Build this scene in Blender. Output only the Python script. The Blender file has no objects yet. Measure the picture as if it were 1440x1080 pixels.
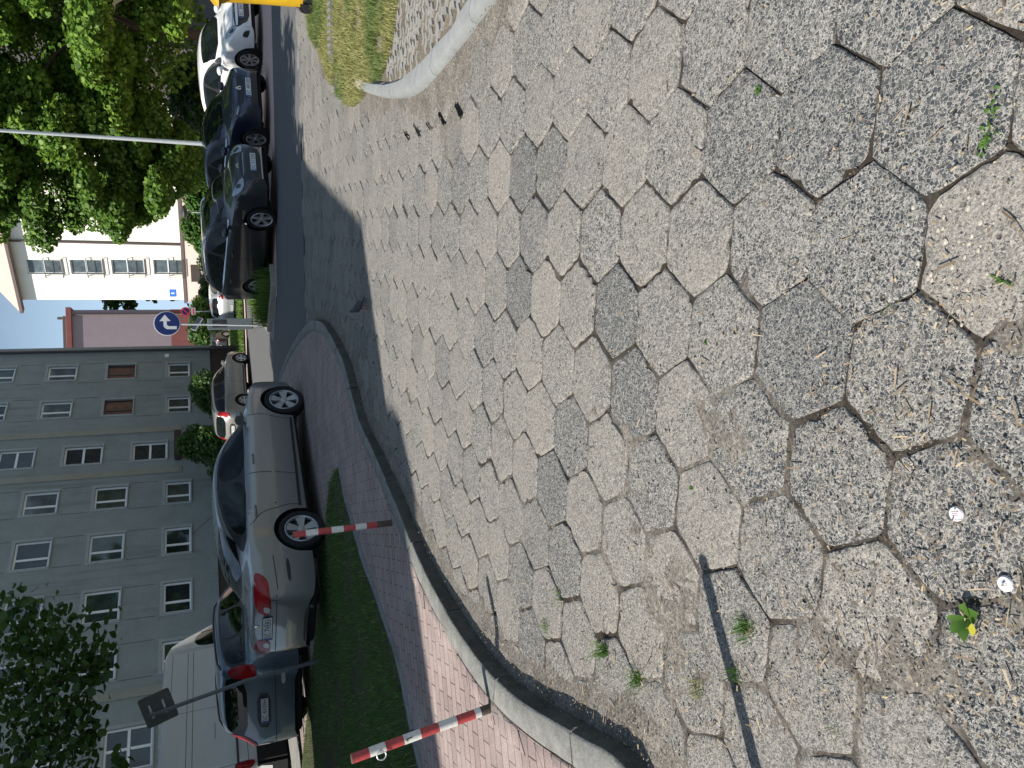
import bpy, bmesh, math, random
import numpy as np
from mathutils import Vector, Matrix
from mathutils.bvhtree import BVHTree
random.seed(11); rng = np.random.default_rng(11)
sc = bpy.context.scene
COL = sc.collection
R = math.radians
# ------------------------------------------------------------------ survey: the camera measured from the photograph
F_PX, CAM_H, PITCH, ROLL = 1081.0, 1.49, R(21.2), R(2.4)
_f = np.array([0, math.cos(PITCH), -math.sin(PITCH)]); _r = np.array([1.0, 0, 0]); _d = np.array([0, -math.sin(PITCH), -math.cos(PITCH)])
_U = _r*math.cos(ROLL)+_d*math.sin(ROLL); _V = -_r*math.sin(ROLL)+_d*math.cos(ROLL)
def ray(x, y):
    d = _f*F_PX+_U*(1080-y-540)+_V*(x-720)
    return d/np.linalg.norm(d)
def g(x, y, z=0.0):                       # where the line of sight meets the level z
    d = ray(x, y); t = (z-CAM_H)/d[2]; return (float(d[0]*t), float(d[1]*t))
def gl(L, z=0.0): return [g(x, y, z) for x, y in L]
def aty(x, y, Y):
    d = ray(x, y); t = Y/d[1]; return (float(d[0]*t), Y, float(CAM_H+d[2]*t))
def onplane(P0, ang):
    d = np.array([math.cos(ang), math.sin(ang), 0]); n = np.array([d[1], -d[0], 0]); P = np.array([P0[0], P0[1], 0.]); C = np.array([0, 0, CAM_H])
    def f(x, y):
        r = ray(x, y); q = C+r*(((P-C)@n)/(r@n)); return float((q-P)@d), float(q[2])
    return f

# ------------------------------------------------------------------ materials
def newmat(name):
    m = bpy.data.materials.new(name); m.use_nodes = True; nt = m.node_tree
    return m, nt, nt.nodes['Principled BSDF']
def N(nt, t, **kw):
    n = nt.nodes.new(t)
    for k, v in kw.items():
        if hasattr(n, k) and not k.startswith('i_'): setattr(n, k, v)
        else: n.inputs[k[2:].replace('_', ' ') if k.startswith('i_') else k].default_value = v
    return n
def L(nt, a, b): nt.links.new(a, b)
def ramp(nt, fac, stops):
    n = nt.nodes.new('ShaderNodeValToRGB'); cr = n.color_ramp
    while len(cr.elements) < len(stops): cr.elements.new(0.5)
    for e, (p, c) in zip(cr.elements, stops):
        e.position = p; e.color = (c if len(c) == 4 else (*c, 1))
    L(nt, fac, n.inputs['Fac']); return n.outputs['Color']
def mixc(nt, fac, a, b, mode='MIX'):
    n = nt.nodes.new('ShaderNodeMix'); n.data_type = 'RGBA'; n.blend_type = mode; n.clamp_factor = True
    for s, v in ((0, fac), (6, a), (7, b)):
        if isinstance(v, (int, float)): n.inputs[s].default_value = v
        elif isinstance(v, tuple): n.inputs[s].default_value = v if len(v) == 4 else (*v, 1)
        else: L(nt, v, n.inputs[s])
    return n.outputs[2]
def mth(nt, op, a, b=0.0, c=None):
    n = nt.nodes.new('ShaderNodeMath'); n.operation = op
    for i, v in enumerate((a, b, c)):
        if v is None: continue
        if isinstance(v, (int, float)): n.inputs[i].default_value = v
        else: L(nt, v, n.inputs[i])
    return n.outputs[0]
def mapr(nt, v, a, b, c=0.0, d=1.0):
    n = nt.nodes.new('ShaderNodeMapRange'); n.interpolation_type = 'SMOOTHSTEP'
    L(nt, v, n.inputs[0])
    for i, x in enumerate((a, b, c, d)): n.inputs[i+1].default_value = x
    return n.outputs[0]
def objco(nt): return nt.nodes.new('ShaderNodeTexCoord').outputs['Object']
def noise(nt, vec, scale, detail=4, rough=.6):
    n = N(nt, 'ShaderNodeTexNoise', i_Scale=scale, i_Detail=detail, i_Roughness=rough); L(nt, vec, n.inputs['Vector']); return n.outputs['Fac']
def bump(nt, bs, h, strength=.3, dist=.01):
    n = N(nt, 'ShaderNodeBump', i_Strength=strength, i_Distance=dist); L(nt, h, n.inputs['Height']); L(nt, n.outputs['Normal'], bs.inputs['Normal'])
def simple(name, col, rough=.6, metal=0.0, mott=.12, scale=8.0, bumpy=0.0, spec=.5, coat=0.0, stain=0.0):
    m, nt, bs = newmat(name)
    bs.inputs['Roughness'].default_value = rough; bs.inputs['Metallic'].default_value = metal
    bs.inputs['Specular IOR Level'].default_value = spec; bs.inputs['Coat Weight'].default_value = coat; bs.inputs['Coat Roughness'].default_value = .04
    co = objco(nt); n1 = noise(nt, co, scale); n2 = noise(nt, co, scale*7, 3)
    f = mth(nt, 'ADD', mth(nt, 'MULTIPLY', n1, .6), mth(nt, 'MULTIPLY', n2, .4))
    lo = tuple(c*(1-mott*1.6) for c in col); hi = tuple(min(1, c*(1+mott*1.6)) for c in col)
    c = ramp(nt, f, [(.25, lo), (.75, hi)])
    if stain:
        s = mapr(nt, noise(nt, co, scale*.35, 6, .7), .5, .72); c = mixc(nt, mth(nt, 'MULTIPLY', s, stain), c, tuple(x*.55 for x in col))
    L(nt, c, bs.inputs['Base Color'])
    if bumpy: bump(nt, bs, n2, bumpy, .01)
    return m
def streaky(m, amt=.35):                                     # vertical rain streaks on a wall material
    nt = m.node_tree; bs = nt.nodes['Principled BSDF']; src = bs.inputs['Base Color'].links[0].from_socket; co = objco(nt)
    mp = nt.nodes.new('ShaderNodeMapping'); mp.inputs['Scale'].default_value = (2.6, 2.6, .16); L(nt, co, mp.inputs[0])
    a = mapr(nt, noise(nt, mp.outputs[0], 1.0, 6, .65), .48, .72); b = mapr(nt, noise(nt, co, .35, 4), .4, .65)
    c = mixc(nt, mth(nt, 'MULTIPLY', mth(nt, 'MULTIPLY', a, b), amt*2), src, (.13, .13, .12)); L(nt, c, bs.inputs['Base Color']); return m
def paint(name, col, metal=.0, rough=.28):
    m, nt, bs = newmat(name)
    co = objco(nt); n = noise(nt, co, 3, 5, .7); n2 = noise(nt, co, 900, 1)
    dirt = mapr(nt, n, .55, .85, 0, .18)
    sep = nt.nodes.new('ShaderNodeSeparateXYZ'); L(nt, co, sep.inputs[0])
    low = mapr(nt, sep.outputs[2], .15, .55, .35, 0.0)
    flk = ramp(nt, n2, [(.3, tuple(c*.9 for c in col)), (.7, tuple(min(1, c*1.1) for c in col))])
    c = mixc(nt, mth(nt, 'MAXIMUM', dirt, mth(nt, 'MULTIPLY', low, n)), flk, (.16, .145, .125))
    L(nt, c, bs.inputs['Base Color'])
    bs.inputs['Metallic'].default_value = metal; bs.inputs['Roughness'].default_value = rough+.1
    bs.inputs['Coat Weight'].default_value = .9; bs.inputs['Coat Roughness'].default_value = .05
    return m
def glassy(name, col=(.012, .016, .017), rough=.03, spec=.6):
    m, nt, bs = newmat(name)
    co = objco(nt); n = noise(nt, co, 2.0, 3)
    L(nt, ramp(nt, n, [(.3, tuple(c*.6 for c in col)), (.7, tuple(c*1.5 for c in col))]), bs.inputs['Base Color'])
    bs.inputs['Roughness'].default_value = rough; bs.inputs['Specular IOR Level'].default_value = spec
    return m
def leafmat(name, cols, trans=.35):
    m, nt, bs = newmat(name)
    geo = nt.nodes.new('ShaderNodeNewGeometry')
    n = noise(nt, objco(nt), .9, 3)
    f = mth(nt, 'ADD', mth(nt, 'MULTIPLY', geo.outputs['Random Per Island'], .65), mth(nt, 'MULTIPLY', n, .35))
    c = ramp(nt, f, [(.1, cols[0]), (.5, cols[1]), (.9, cols[2])])
    L(nt, c, bs.inputs['Base Color']); bs.inputs['Roughness'].default_value = .5; bs.inputs['Specular IOR Level'].default_value = .35
    tr = nt.nodes.new('ShaderNodeBsdfTranslucent'); L(nt, mixc(nt, .5, c, (.16, .26, .03)), tr.inputs['Color'])
    mx = nt.nodes.new('ShaderNodeMixShader'); mx.inputs[0].default_value = trans
    L(nt, bs.outputs[0], mx.inputs[1]); L(nt, tr.outputs[0], mx.inputs[2]); L(nt, mx.outputs[0], nt.nodes['Material Output'].inputs['Surface'])
    return m

# ------------------------------------------------------------------ mesh helpers
class MB:
    def __init__(s): s.v = []; s.f = []; s.m = []
    def add(s, vs, fs, mi=0, M=None):
        o = len(s.v)
        s.v += [tuple(M @ Vector(p)) if M else tuple(p) for p in vs]; s.f += [tuple(i+o for i in f) for f in fs]; s.m += [mi]*len(fs)
    def box(s, x0, x1, y0, y1, z0, z1, mi=0, M=None, bev=0.0):
        if bev:
            b = bev; vs = []
            for z, i in ((z0, b), (z0+b, 0), (z1-b, 0), (z1, b)):
                vs += [(x0+i+(b if 0 else 0), y0+i, z), (x1-i, y0+i, z), (x1-i, y1-i, z), (x0+i, y1-i, z)]
            fs = [(3, 2, 1, 0), (12, 13, 14, 15)]
            for k in range(3):
                for j in range(4): fs.append((k*4+j, k*4+(j+1) % 4, k*4+4+(j+1) % 4, k*4+4+j))
            s.add(vs, fs, mi, M); return
        vs = [(x0, y0, z0), (x1, y0, z0), (x1, y1, z0), (x0, y1, z0), (x0, y0, z1), (x1, y0, z1), (x1, y1, z1), (x0, y1, z1)]
        s.add(vs, [(3, 2, 1, 0), (4, 5, 6, 7), (0, 1, 5, 4), (1, 2, 6, 5), (2, 3, 7, 6), (3, 0, 4, 7)], mi, M)
    def tube(s, pts, r, n=8, mi=0, M=None, cap=True, flat=1.0):
        pts = [Vector(p) for p in pts]; rr = r if isinstance(r, (list, tuple)) else [r]*len(pts); vs = []; fs = []
        up = Vector((0.13, 0.09, 1))
        for i, p in enumerate(pts):
            t = (pts[min(i+1, len(pts)-1)]-pts[max(i-1, 0)]).normalized()
            u = up if abs(t.dot(up.normalized())) < .95 else Vector((1, 0.1, 0))
            a = t.cross(u).normalized(); b = t.cross(a)
            for k in range(n):
                w = 2*math.pi*k/n; vs.append(p+a*math.cos(w)*rr[i]+b*math.sin(w)*rr[i]*flat)
        for i in range(len(pts)-1):
            for k in range(n): fs.append((i*n+k, i*n+(k+1) % n, i*n+n+(k+1) % n, i*n+n+k))
        if cap: fs += [tuple(range(n))[::-1], tuple(range((len(pts)-1)*n, len(pts)*n))]
        s.add(vs, fs, mi, M)
    def lathe(s, prof, n=32, mi=0, M=None, axis='z'):
        vs = []; fs = []
        for r, z in prof:
            for k in range(n):
                a = 2*math.pi*k/n; c, d = r*math.cos(a), r*math.sin(a)
                vs.append((c, d, z) if axis == 'z' else (c, z, d))
        for i in range(len(prof)-1):
            for k in range(n):
                f = (i*n+k, i*n+(k+1) % n, i*n+n+(k+1) % n, i*n+n+k); fs.append(f if axis == 'z' else f[::-1])
        s.add(vs, fs, mi, M)
    def prism(s, poly, z0, z1, mi=0, M=None):
        n = len(poly); vs = [(x, y, z0) for x, y in poly]+[(x, y, z1) for x, y in poly]
        fs = [tuple(range(n))[::-1], tuple(range(n, 2*n))]+[(i, (i+1) % n, n+(i+1) % n, n+i) for i in range(n)]
        s.add(vs, fs, mi, M)
    def build(s, name, mats, parent=None, smooth=False, ang=35):
        me = bpy.data.meshes.new(name); me.from_pydata(s.v, [], s.f)
        for m in (mats if isinstance(mats, (list, tuple)) else [mats]): me.materials.append(m)
        me.polygons.foreach_set('material_index', s.m)
        if smooth:
            me.polygons.foreach_set('use_smooth', [True]*len(s.f)); me.set_sharp_from_angle(angle=R(ang))
        me.update()
        o = bpy.data.objects.new(name, me); COL.objects.link(o)
        if parent: o.parent = parent
        return o
def npmesh(name, V, mat, parent=None, smooth=False):       # V: (n, k, 3) separate polygons of k corners
    n, k = V.shape[:2]; me = bpy.data.meshes.new(name)
    me.vertices.add(n*k); me.vertices.foreach_set('co', V.astype(np.float32).ravel())
    me.loops.add(n*k); me.loops.foreach_set('vertex_index', np.arange(n*k, dtype=np.int32))
    me.polygons.add(n); me.polygons.foreach_set('loop_start', np.arange(0, n*k, k, dtype=np.int32))
    me.materials.append(mat); me.update(calc_edges=True)
    if smooth: me.polygons.foreach_set('use_smooth', [True]*n)
    o = bpy.data.objects.new(name, me); COL.objects.link(o)
    if parent: o.parent = parent
    return o
def grid(name, X, Y, Z, mat):
    ny, nx = X.shape; me = bpy.data.meshes.new(name)
    V = np.stack([X, Y, Z], -1).reshape(-1, 3); i = np.arange(nx*ny).reshape(ny, nx)
    Q = np.stack([i[:-1, :-1], i[:-1, 1:], i[1:, 1:], i[1:, :-1]], -1).reshape(-1, 4); n = len(Q)
    me.vertices.add(len(V)); me.vertices.foreach_set('co', V.astype(np.float32).ravel())
    me.loops.add(n*4); me.loops.foreach_set('vertex_index', Q.astype(np.int32).ravel())
    me.polygons.add(n); me.polygons.foreach_set('loop_start', np.arange(0, n*4, 4, dtype=np.int32))
    me.materials.append(mat); me.update(calc_edges=True); me.polygons.foreach_set('use_smooth', [True]*n)
    o = bpy.data.objects.new(name, me); COL.objects.link(o); return o
def tag(o, label=None, cat=None, group=None, kind=None):
    if label: o['label'] = label
    if cat: o['category'] = cat
    if group: o['group'] = group
    if kind: o['kind'] = kind
    return o
def thing(name, label, cat, loc=(0, 0, 0), rz=0.0, group=None):
    o = bpy.data.objects.new(name, None); COL.objects.link(o); o.location = loc; o.rotation_euler = (0, 0, rz); o.empty_display_size = .2
    return tag(o, label, cat, group)
def copy_tree(o, parent=None):
    c = o.copy(); COL.objects.link(c)
    if parent: c.parent = parent
    for ch in list(o.children): copy_tree(ch, c)
    return c
def vnoise(x, y, s, seed=0):
    r = np.random.default_rng(seed); T = r.random((256, 256)); x = np.asarray(x)*s+57.3; y = np.asarray(y)*s+91.7
    xi = np.floor(x).astype(int); yi = np.floor(y).astype(int); fx = x-xi; fy = y-yi; fx = fx*fx*(3-2*fx); fy = fy*fy*(3-2*fy)
    q = lambda a, b: T[a % 256, b % 256]
    return (q(xi, yi)*(1-fx)+q(xi+1, yi)*fx)*(1-fy)+(q(xi, yi+1)*(1-fx)+q(xi+1, yi+1)*fx)*fy
def fbm(x, y, s, seed=0, o=4): return sum(vnoise(x, y, s*2**k, seed+k)*.5**(k+1) for k in range(o))
def inpoly(P, x, y):
    x = np.asarray(x, float); y = np.asarray(y, float); c = np.zeros(x.shape, bool); n = len(P)
    for i in range(n):
        (x1, y1), (x2, y2) = P[i], P[(i+1) % n]
        with np.errstate(divide='ignore', invalid='ignore'):
            c ^= ((y1 > y) != (y2 > y)) & (x < (x2-x1)*(y-y1)/((y2-y1) if y2 != y1 else 1e-9)+x1)
    return c
def distpl(P, x, y):                                       # distance to an open polyline
    x = np.asarray(x, float); y = np.asarray(y, float); d = np.full(x.shape, 1e9)
    for (x1, y1), (x2, y2) in zip(P[:-1], P[1:]):
        l2 = (x2-x1)**2+(y2-y1)**2+1e-12; t = np.clip(((x-x1)*(x2-x1)+(y-y1)*(y2-y1))/l2, 0, 1)
        d = np.minimum(d, np.hypot(x-x1-t*(x2-x1), y-y1-t*(y2-y1)))
    return d
def smoothpl(P, step=.1):                                  # Catmull-Rom resampled polyline
    P = np.array(P, float); out = []
    Q = np.vstack([2*P[0]-P[1], P, 2*P[-1]-P[-2]])
    for i in range(1, len(Q)-2):
        n = max(1, int(np.linalg.norm(Q[i+1]-Q[i])/step))
        for k in range(n):
            t = k/n; a, b, c, d = Q[i-1:i+3]
            out.append(.5*((2*b)+(-a+c)*t+(2*a-5*b+4*c-d)*t*t+(-a+3*b-3*c+d)*t**3))
    out.append(P[-1]); return np.array(out)
def offsetpl(P, d):                                        # left-hand offset
    P = np.array(P); T = np.gradient(P, axis=0); T /= np.linalg.norm(T, axis=1)[:, None]+1e-12
    return P+np.stack([-T[:, 1], T[:, 0]], 1)*d
def sheet(name, poly, z, mat, kind='structure', step=None):
    mb = MB(); mb.add([(x, y, z) for x, y in poly], [tuple(range(len(poly)))])
    o = mb.build(name, mat); bm = bmesh.new(); bm.from_mesh(o.data); bmesh.ops.triangulate(bm, faces=bm.faces[:])
    bmesh.ops.recalc_face_normals(bm, faces=bm.faces[:])
    if bm.faces and sum(f.normal.z for f in bm.faces) < 0: bmesh.ops.reverse_faces(bm, faces=bm.faces[:])
    bm.to_mesh(o.data); bm.free()
    if kind: o['kind'] = kind
    return o
_tc = {}
def text_geo(txt, size=1.0):
    if (txt, size) in _tc: return _tc[(txt, size)]
    cu = bpy.data.curves.new('t', 'FONT'); cu.body = txt; cu.size = size; cu.align_x = 'CENTER'; cu.align_y = 'CENTER'; cu.resolution_u = 2
    ob = bpy.data.objects.new('t', cu); COL.objects.link(ob); dg = bpy.context.evaluated_depsgraph_get()
    me = bpy.data.meshes.new_from_object(ob.evaluated_get(dg)); vs = [tuple(v.co) for v in me.vertices]; fs = [tuple(p.vertices) for p in me.polygons]
    bpy.data.objects.remove(ob); bpy.data.curves.remove(cu); bpy.data.meshes.remove(me)
    _tc[(txt, size)] = (vs, fs); return vs, fs
def blades(centers, h, w, lean=.5, curl=.6, hv=.4):        # grass blades as 5-corner polygons
    c = np.asarray(centers, float); n = len(c); a = rng.random(n)*2*np.pi; hh = h*(1-hv+2*hv*rng.random(n)); ln = lean*hh*rng.random(n)
    if np.ndim(w) == 0: w = np.full(n, w)
    b = a+np.pi/2+rng.normal(size=n)*.25; sx, sy = np.cos(a)*w/2, np.sin(a)*w/2; dx, dy = np.cos(b)*ln, np.sin(b)*ln
    V = np.zeros((n, 5, 3))
    def put(k, s, u, zz): V[:, k, 0] = c[:, 0]+s*sx+dx*u; V[:, k, 1] = c[:, 1]+s*sy+dy*u; V[:, k, 2] = c[:, 2]+hh*zz
    put(0, -1, 0, 0); put(1, 1, 0, 0); put(2, .75, .35, .6); put(3, 0, 1, 1-curl*.25*rng.random(n)); put(4, -.75, .35, .6)
    tw = np.stack([sx, sy, 0*sx], 1)*.12
    return np.concatenate([V[:, [0, 1, 2, 4]], np.stack([V[:, 4], V[:, 2], V[:, 3]+tw, V[:, 3]-tw], 1)])
def leaves(P, Nrm, size, k=6):                             # pointed leaves, slightly folded, around points P facing Nrm
    n = len(P); Nrm = Nrm/(np.linalg.norm(Nrm, axis=1)[:, None]+1e-9)
    t = rng.normal(size=(n, 3)); t -= Nrm*(t*Nrm).sum(1)[:, None]; t /= np.linalg.norm(t, axis=1)[:, None]+1e-9; b = np.cross(Nrm, t)
    s = (size*(.65+.7*rng.random(n)))[:, None]
    sh = [(-.5, 0, 0), (-.22, .36, -.06), (.12, .46, -.1), (.55, 0, .03), (.12, -.46, -.1), (-.22, -.36, -.06)] if k == 6 else [(-.5, 0, 0), (0, .4, -.08), (.55, 0, 0), (0, -.4, -.08)]
    V = np.zeros((n, len(sh), 3))
    for i, (u, v, w) in enumerate(sh): V[:, i] = P+t*s*u+b*s*v+Nrm*s*w
    return V
# ------------------------------------------------------------------ ground materials
def hexmat():
    m, nt, bs = newmat('aggregate concrete')
    at = N(nt, 'ShaderNodeAttribute', attribute_name='hx'); sp = nt.nodes.new('ShaderNodeSeparateColor'); L(nt, at.outputs['Color'], sp.inputs[0])
    tone, dust, rid = sp.outputs[0], sp.outputs[1], sp.outputs[2]; siz = at.outputs['Alpha']
    co = objco(nt)
    off = nt.nodes.new('ShaderNodeCombineXYZ'); L(nt, mth(nt, 'MULTIPLY', rid, 37.0), off.inputs[0]); L(nt, mth(nt, 'MULTIPLY', rid, 71.0), off.inputs[1])
    va = nt.nodes.new('ShaderNodeVectorMath'); va.operation = 'ADD'; L(nt, co, va.inputs[0]); L(nt, off.outputs[0], va.inputs[1])
    nw = N(nt, 'ShaderNodeTexNoise', i_Scale=40.0, i_Detail=2.0); L(nt, va.outputs[0], nw.inputs['Vector'])
    vs = nt.nodes.new('ShaderNodeVectorMath'); vs.operation = 'MULTIPLY_ADD'; L(nt, nw.outputs['Color'], vs.inputs[0]); vs.inputs[1].default_value = (.014, .014, .014); L(nt, va.outputs[0], vs.inputs[2])
    vec = vs.outputs[0]
    scl = mth(nt, 'ADD', mth(nt, 'MULTIPLY', siz, -45.0), 128.0)
    def vor(feat, scale):
        v = nt.nodes.new('ShaderNodeTexVoronoi'); v.feature = feat; L(nt, vec, v.inputs['Vector'])
        if isinstance(scale, float): v.inputs['Scale'].default_value = scale
        else: L(nt, scale, v.inputs['Scale'])
        return v
    e = vor('DISTANCE_TO_EDGE', scl).outputs['Distance']; c1 = vor('F1', scl); cs = nt.nodes.new('ShaderNodeSeparateColor'); L(nt, c1.outputs['Color'], cs.inputs[0])
    scl2 = mth(nt, 'MULTIPLY', scl, 2.1); eb = vor('DISTANCE_TO_EDGE', scl2).outputs['Distance']; c2 = vor('F1', scl2); cb = nt.nodes.new('ShaderNodeSeparateColor'); L(nt, c2.outputs['Color'], cb.inputs[0])
    f2 = vor('F1', 300.0); fs2 = nt.nodes.new('ShaderNodeSeparateColor'); L(nt, f2.outputs['Color'], fs2.inputs[0])
    present = mapr(nt, mth(nt, 'ADD', cs.outputs[0], mth(nt, 'MULTIPLY', tone, .30)), .52, .58)
    wid = mth(nt, 'MULTIPLY', cs.outputs[1], .16)
    mask = mth(nt, 'MULTIPLY', mapr(nt, mth(nt, 'SUBTRACT', e, wid), .03, .075), present)
    STN = [(0, (.030, .036, .043)), (.4, (.058, .066, .073)), (.72, (.095, .10, .103)), (.90, (.18, .172, .16)), (1, (.30, .28, .24))]
    sc1 = ramp(nt, cs.outputs[2], STN); pr2 = mapr(nt, mth(nt, 'ADD', cb.outputs[0], mth(nt, 'MULTIPLY', tone, .35)), .56, .62); mk2 = mth(nt, 'MULTIPLY', mapr(nt, mth(nt, 'SUBTRACT', eb, mth(nt, 'MULTIPLY', cb.outputs[1], .12)), .05, .12), pr2); st2 = ramp(nt, cb.outputs[2], STN)
    sc0 = mixc(nt, mth(nt, 'MULTIPLY', tone, .35), sc1, (.07, .078, .087)); st2 = mixc(nt, mth(nt, 'MULTIPLY', tone, .35), st2, (.07, .078, .087))
    grain = mth(nt, 'ADD', mth(nt, 'MULTIPLY', fs2.outputs[0], .6), mth(nt, 'MULTIPLY', noise(nt, vec, 90, 4), .4))
    cem = ramp(nt, grain, [(.2, (.14, .133, .12)), (.42, (.315, .298, .27)), (.75, (.46, .435, .395))])
    cem = mixc(nt, mth(nt, 'MULTIPLY', tone, .4), cem, (.21, .21, .205))
    base = mixc(nt, mask, mixc(nt, mk2, cem, st2), sc0)
    dn = noise(nt, co, 7.0, 7, .68); dn2 = noise(nt, co, 1.3, 3)
    df = mapr(nt, mth(nt, 'ADD', mth(nt, 'ADD', mth(nt, 'MULTIPLY', dn, .8), mth(nt, 'MULTIPLY', dn2, .35)), mth(nt, 'MULTIPLY', dust, .55)), .66, 1.06)
    dcol = ramp(nt, noise(nt, co, 160, 4, .7), [(.35, (.17, .152, .130)), (.5, (.325, .297, .26)), (.65, (.45, .415, .366))])
    col = mixc(nt, mth(nt, 'MULTIPLY', df, .66), base, dcol)
    pit = vor('F1', 26.0); pm = mth(nt, 'MULTIPLY', mapr(nt, pit.outputs['Distance'], .10, .20, 1.0, 0.0), mapr(nt, noise(nt, co, 4.0, 3), .5, .6)); col = mixc(nt, pm, col, (.05, .044, .038))
    ck = nt.nodes.new('ShaderNodeTexVoronoi'); ck.feature = 'DISTANCE_TO_EDGE'; ck.inputs['Scale'].default_value = 3.2; L(nt, vec, ck.inputs['Vector']); crk = mth(nt, 'MULTIPLY', mapr(nt, ck.outputs['Distance'], .004, .012, 1.0, 0.0), mapr(nt, noise(nt, co, 1.7, 4), .70, .76)); col = mixc(nt, crk, col, (.06, .05, .042))
    st = mapr(nt, noise(nt, co, 3.1, 6, .7), .60, .78); col = mixc(nt, mth(nt, 'MULTIPLY', st, .38), col, (.13, .115, .10))
    L(nt, col, bs.inputs['Base Color']); bs.inputs['Roughness'].default_value = .85; bs.inputs['Specular IOR Level'].default_value = .25
    ht = mth(nt, 'ADD', mth(nt, 'MULTIPLY', mask, 1.1), mth(nt, 'ADD', mth(nt, 'MULTIPLY', grain, .8), mth(nt, 'MULTIPLY', noise(nt, co, 28, 6, .7), 1.8)))
    ht = mth(nt, 'SUBTRACT', ht, mth(nt, 'MULTIPLY', pm, 1.5)); bump(nt, bs, ht, .8, .009)
    return m
def dirtmat(name='joint dirt', a=(.070, .061, .052), b=(.19, .173, .15), c=(.37, .345, .305), sc=60):
    m, nt, bs = newmat(name); co = objco(nt)
    n = noise(nt, co, sc, 6, .75); n2 = noise(nt, co, 5, 4)
    v = N(nt, 'ShaderNodeTexVoronoi', i_Scale=150.0); L(nt, co, v.inputs['Vector']); vv = nt.nodes.new('ShaderNodeSeparateColor'); L(nt, v.outputs['Color'], vv.inputs[0])
    f = mth(nt, 'ADD', mth(nt, 'ADD', mth(nt, 'MULTIPLY', n, .55), mth(nt, 'MULTIPLY', n2, .3)), mth(nt, 'MULTIPLY', vv.outputs[0], .2))
    dc = ramp(nt, f, [(.35, a), (.55, b), (.75, c)])
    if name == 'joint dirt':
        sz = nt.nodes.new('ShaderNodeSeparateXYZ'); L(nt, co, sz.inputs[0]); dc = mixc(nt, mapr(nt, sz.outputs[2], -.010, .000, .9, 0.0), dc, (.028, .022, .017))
    L(nt, dc, bs.inputs['Base Color']); bs.inputs['Roughness'].default_value = .95; bs.inputs['Specular IOR Level'].default_value = .15
    bump(nt, bs, f, .8, .012); return m
def brickmat(name, c1, c2, mort, rot, bw, bh, dust=.55):
    m, nt, bs = newmat(name); co = objco(nt)
    mp = nt.nodes.new('ShaderNodeMapping'); mp.inputs['Rotation'].default_value = (0, 0, rot); L(nt, co, mp.inputs[0])
    b = nt.nodes.new('ShaderNodeTexBrick'); L(nt, mp.outputs[0], b.inputs['Vector'])
    for k, v in (('Scale', 1.0), ('Mortar Size', .0045), ('Mortar Smooth', .3), ('Bias', 0.0), ('Brick Width', bw), ('Row Height', bh)): b.inputs[k].default_value = v
    b.inputs['Color1'].default_value = (*c1, 1); b.inputs['Color2'].default_value = (*c2, 1); b.inputs['Mortar'].default_value = (*mort, 1)
    n = noise(nt, co, 2.2, 6, .7); n2 = noise(nt, co, 120, 3)
    c = mixc(nt, mth(nt, 'MULTIPLY', mapr(nt, n, .4, .75), dust), b.outputs['Color'], (.31, .27, .245))
    c = mixc(nt, .5, c, ramp(nt, n2, [(.3, (.55, .55, .55)), (.7, (1.35, 1.35, 1.35))]), 'MULTIPLY')
    c2_ = mixc(nt, 0.0, c, c)
    L(nt, mixc(nt, 1.0, c2_, (1.35, 1.35, 1.35), 'MULTIPLY'), bs.inputs['Base Color']); bs.inputs['Roughness'].default_value = .88; bs.inputs['Specular IOR Level'].default_value = .25
    bump(nt, bs, mth(nt, 'ADD', mth(nt, 'MULTIPLY', b.outputs['Fac'], -1.0), mth(nt, 'MULTIPLY', n2, .4)), .5, .005)
    return m
M = {}
M['hex'] = hexmat(); M['dirt'] = dirtmat()
M['soil'] = dirtmat('lawn soil', (.03, .028, .02), (.07, .068, .04), (.14, .125, .08), 30)
M['asphalt'] = simple('old asphalt', (.115, .115, .115), .9, mott=.3, scale=14, bumpy=.4, spec=.2, stain=.3)
M['sidestreet'] = simple('side street concrete', (.22, .21, .195), .9, mott=.2, scale=3, bumpy=.3, spec=.2, stain=.3)
M['brick'] = brickmat('red pavers', (.19, .146, .136), (.25, .193, .178), (.06, .05, .045), R(-9), .21, .105)
M['strip'] = brickmat('pink parking pavers', (.36, .25, .225), (.43, .31, .275), (.22, .17, .15), R(10), .21, .105, .5)
M['kerb'] = simple('kerb concrete', (.205, .203, .188), .9, mott=.25, scale=9, bumpy=.5, spec=.2, stain=.6)
M['kerblight'] = simple('pale kerb concrete', (.225, .235, .235), .85, mott=.12, scale=9, bumpy=.3, spec=.25, stain=.25)
M['kerbold'] = simple('old beige kerb stone', (.32, .285, .24), .9, mott=.25, scale=14, bumpy=.5, spec=.2, stain=.3)
M['edging'] = simple('edging concrete', (.19, .195, .19), .9, mott=.25, scale=11, bumpy=.4, spec=.2, stain=.4)
M['terrain'] = simple('rough ground', (.12, .13, .06), .95, mott=.35, scale=2, spec=.1, stain=.3)
M['black'] = simple('black rubber', (.014, .014, .015), .8, mott=.25, scale=20, spec=.3)
M['slotdark'] = simple('painted slot dark', (.006, .006, .006), 1.0, mott=.2, scale=30, spec=.05)

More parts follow.
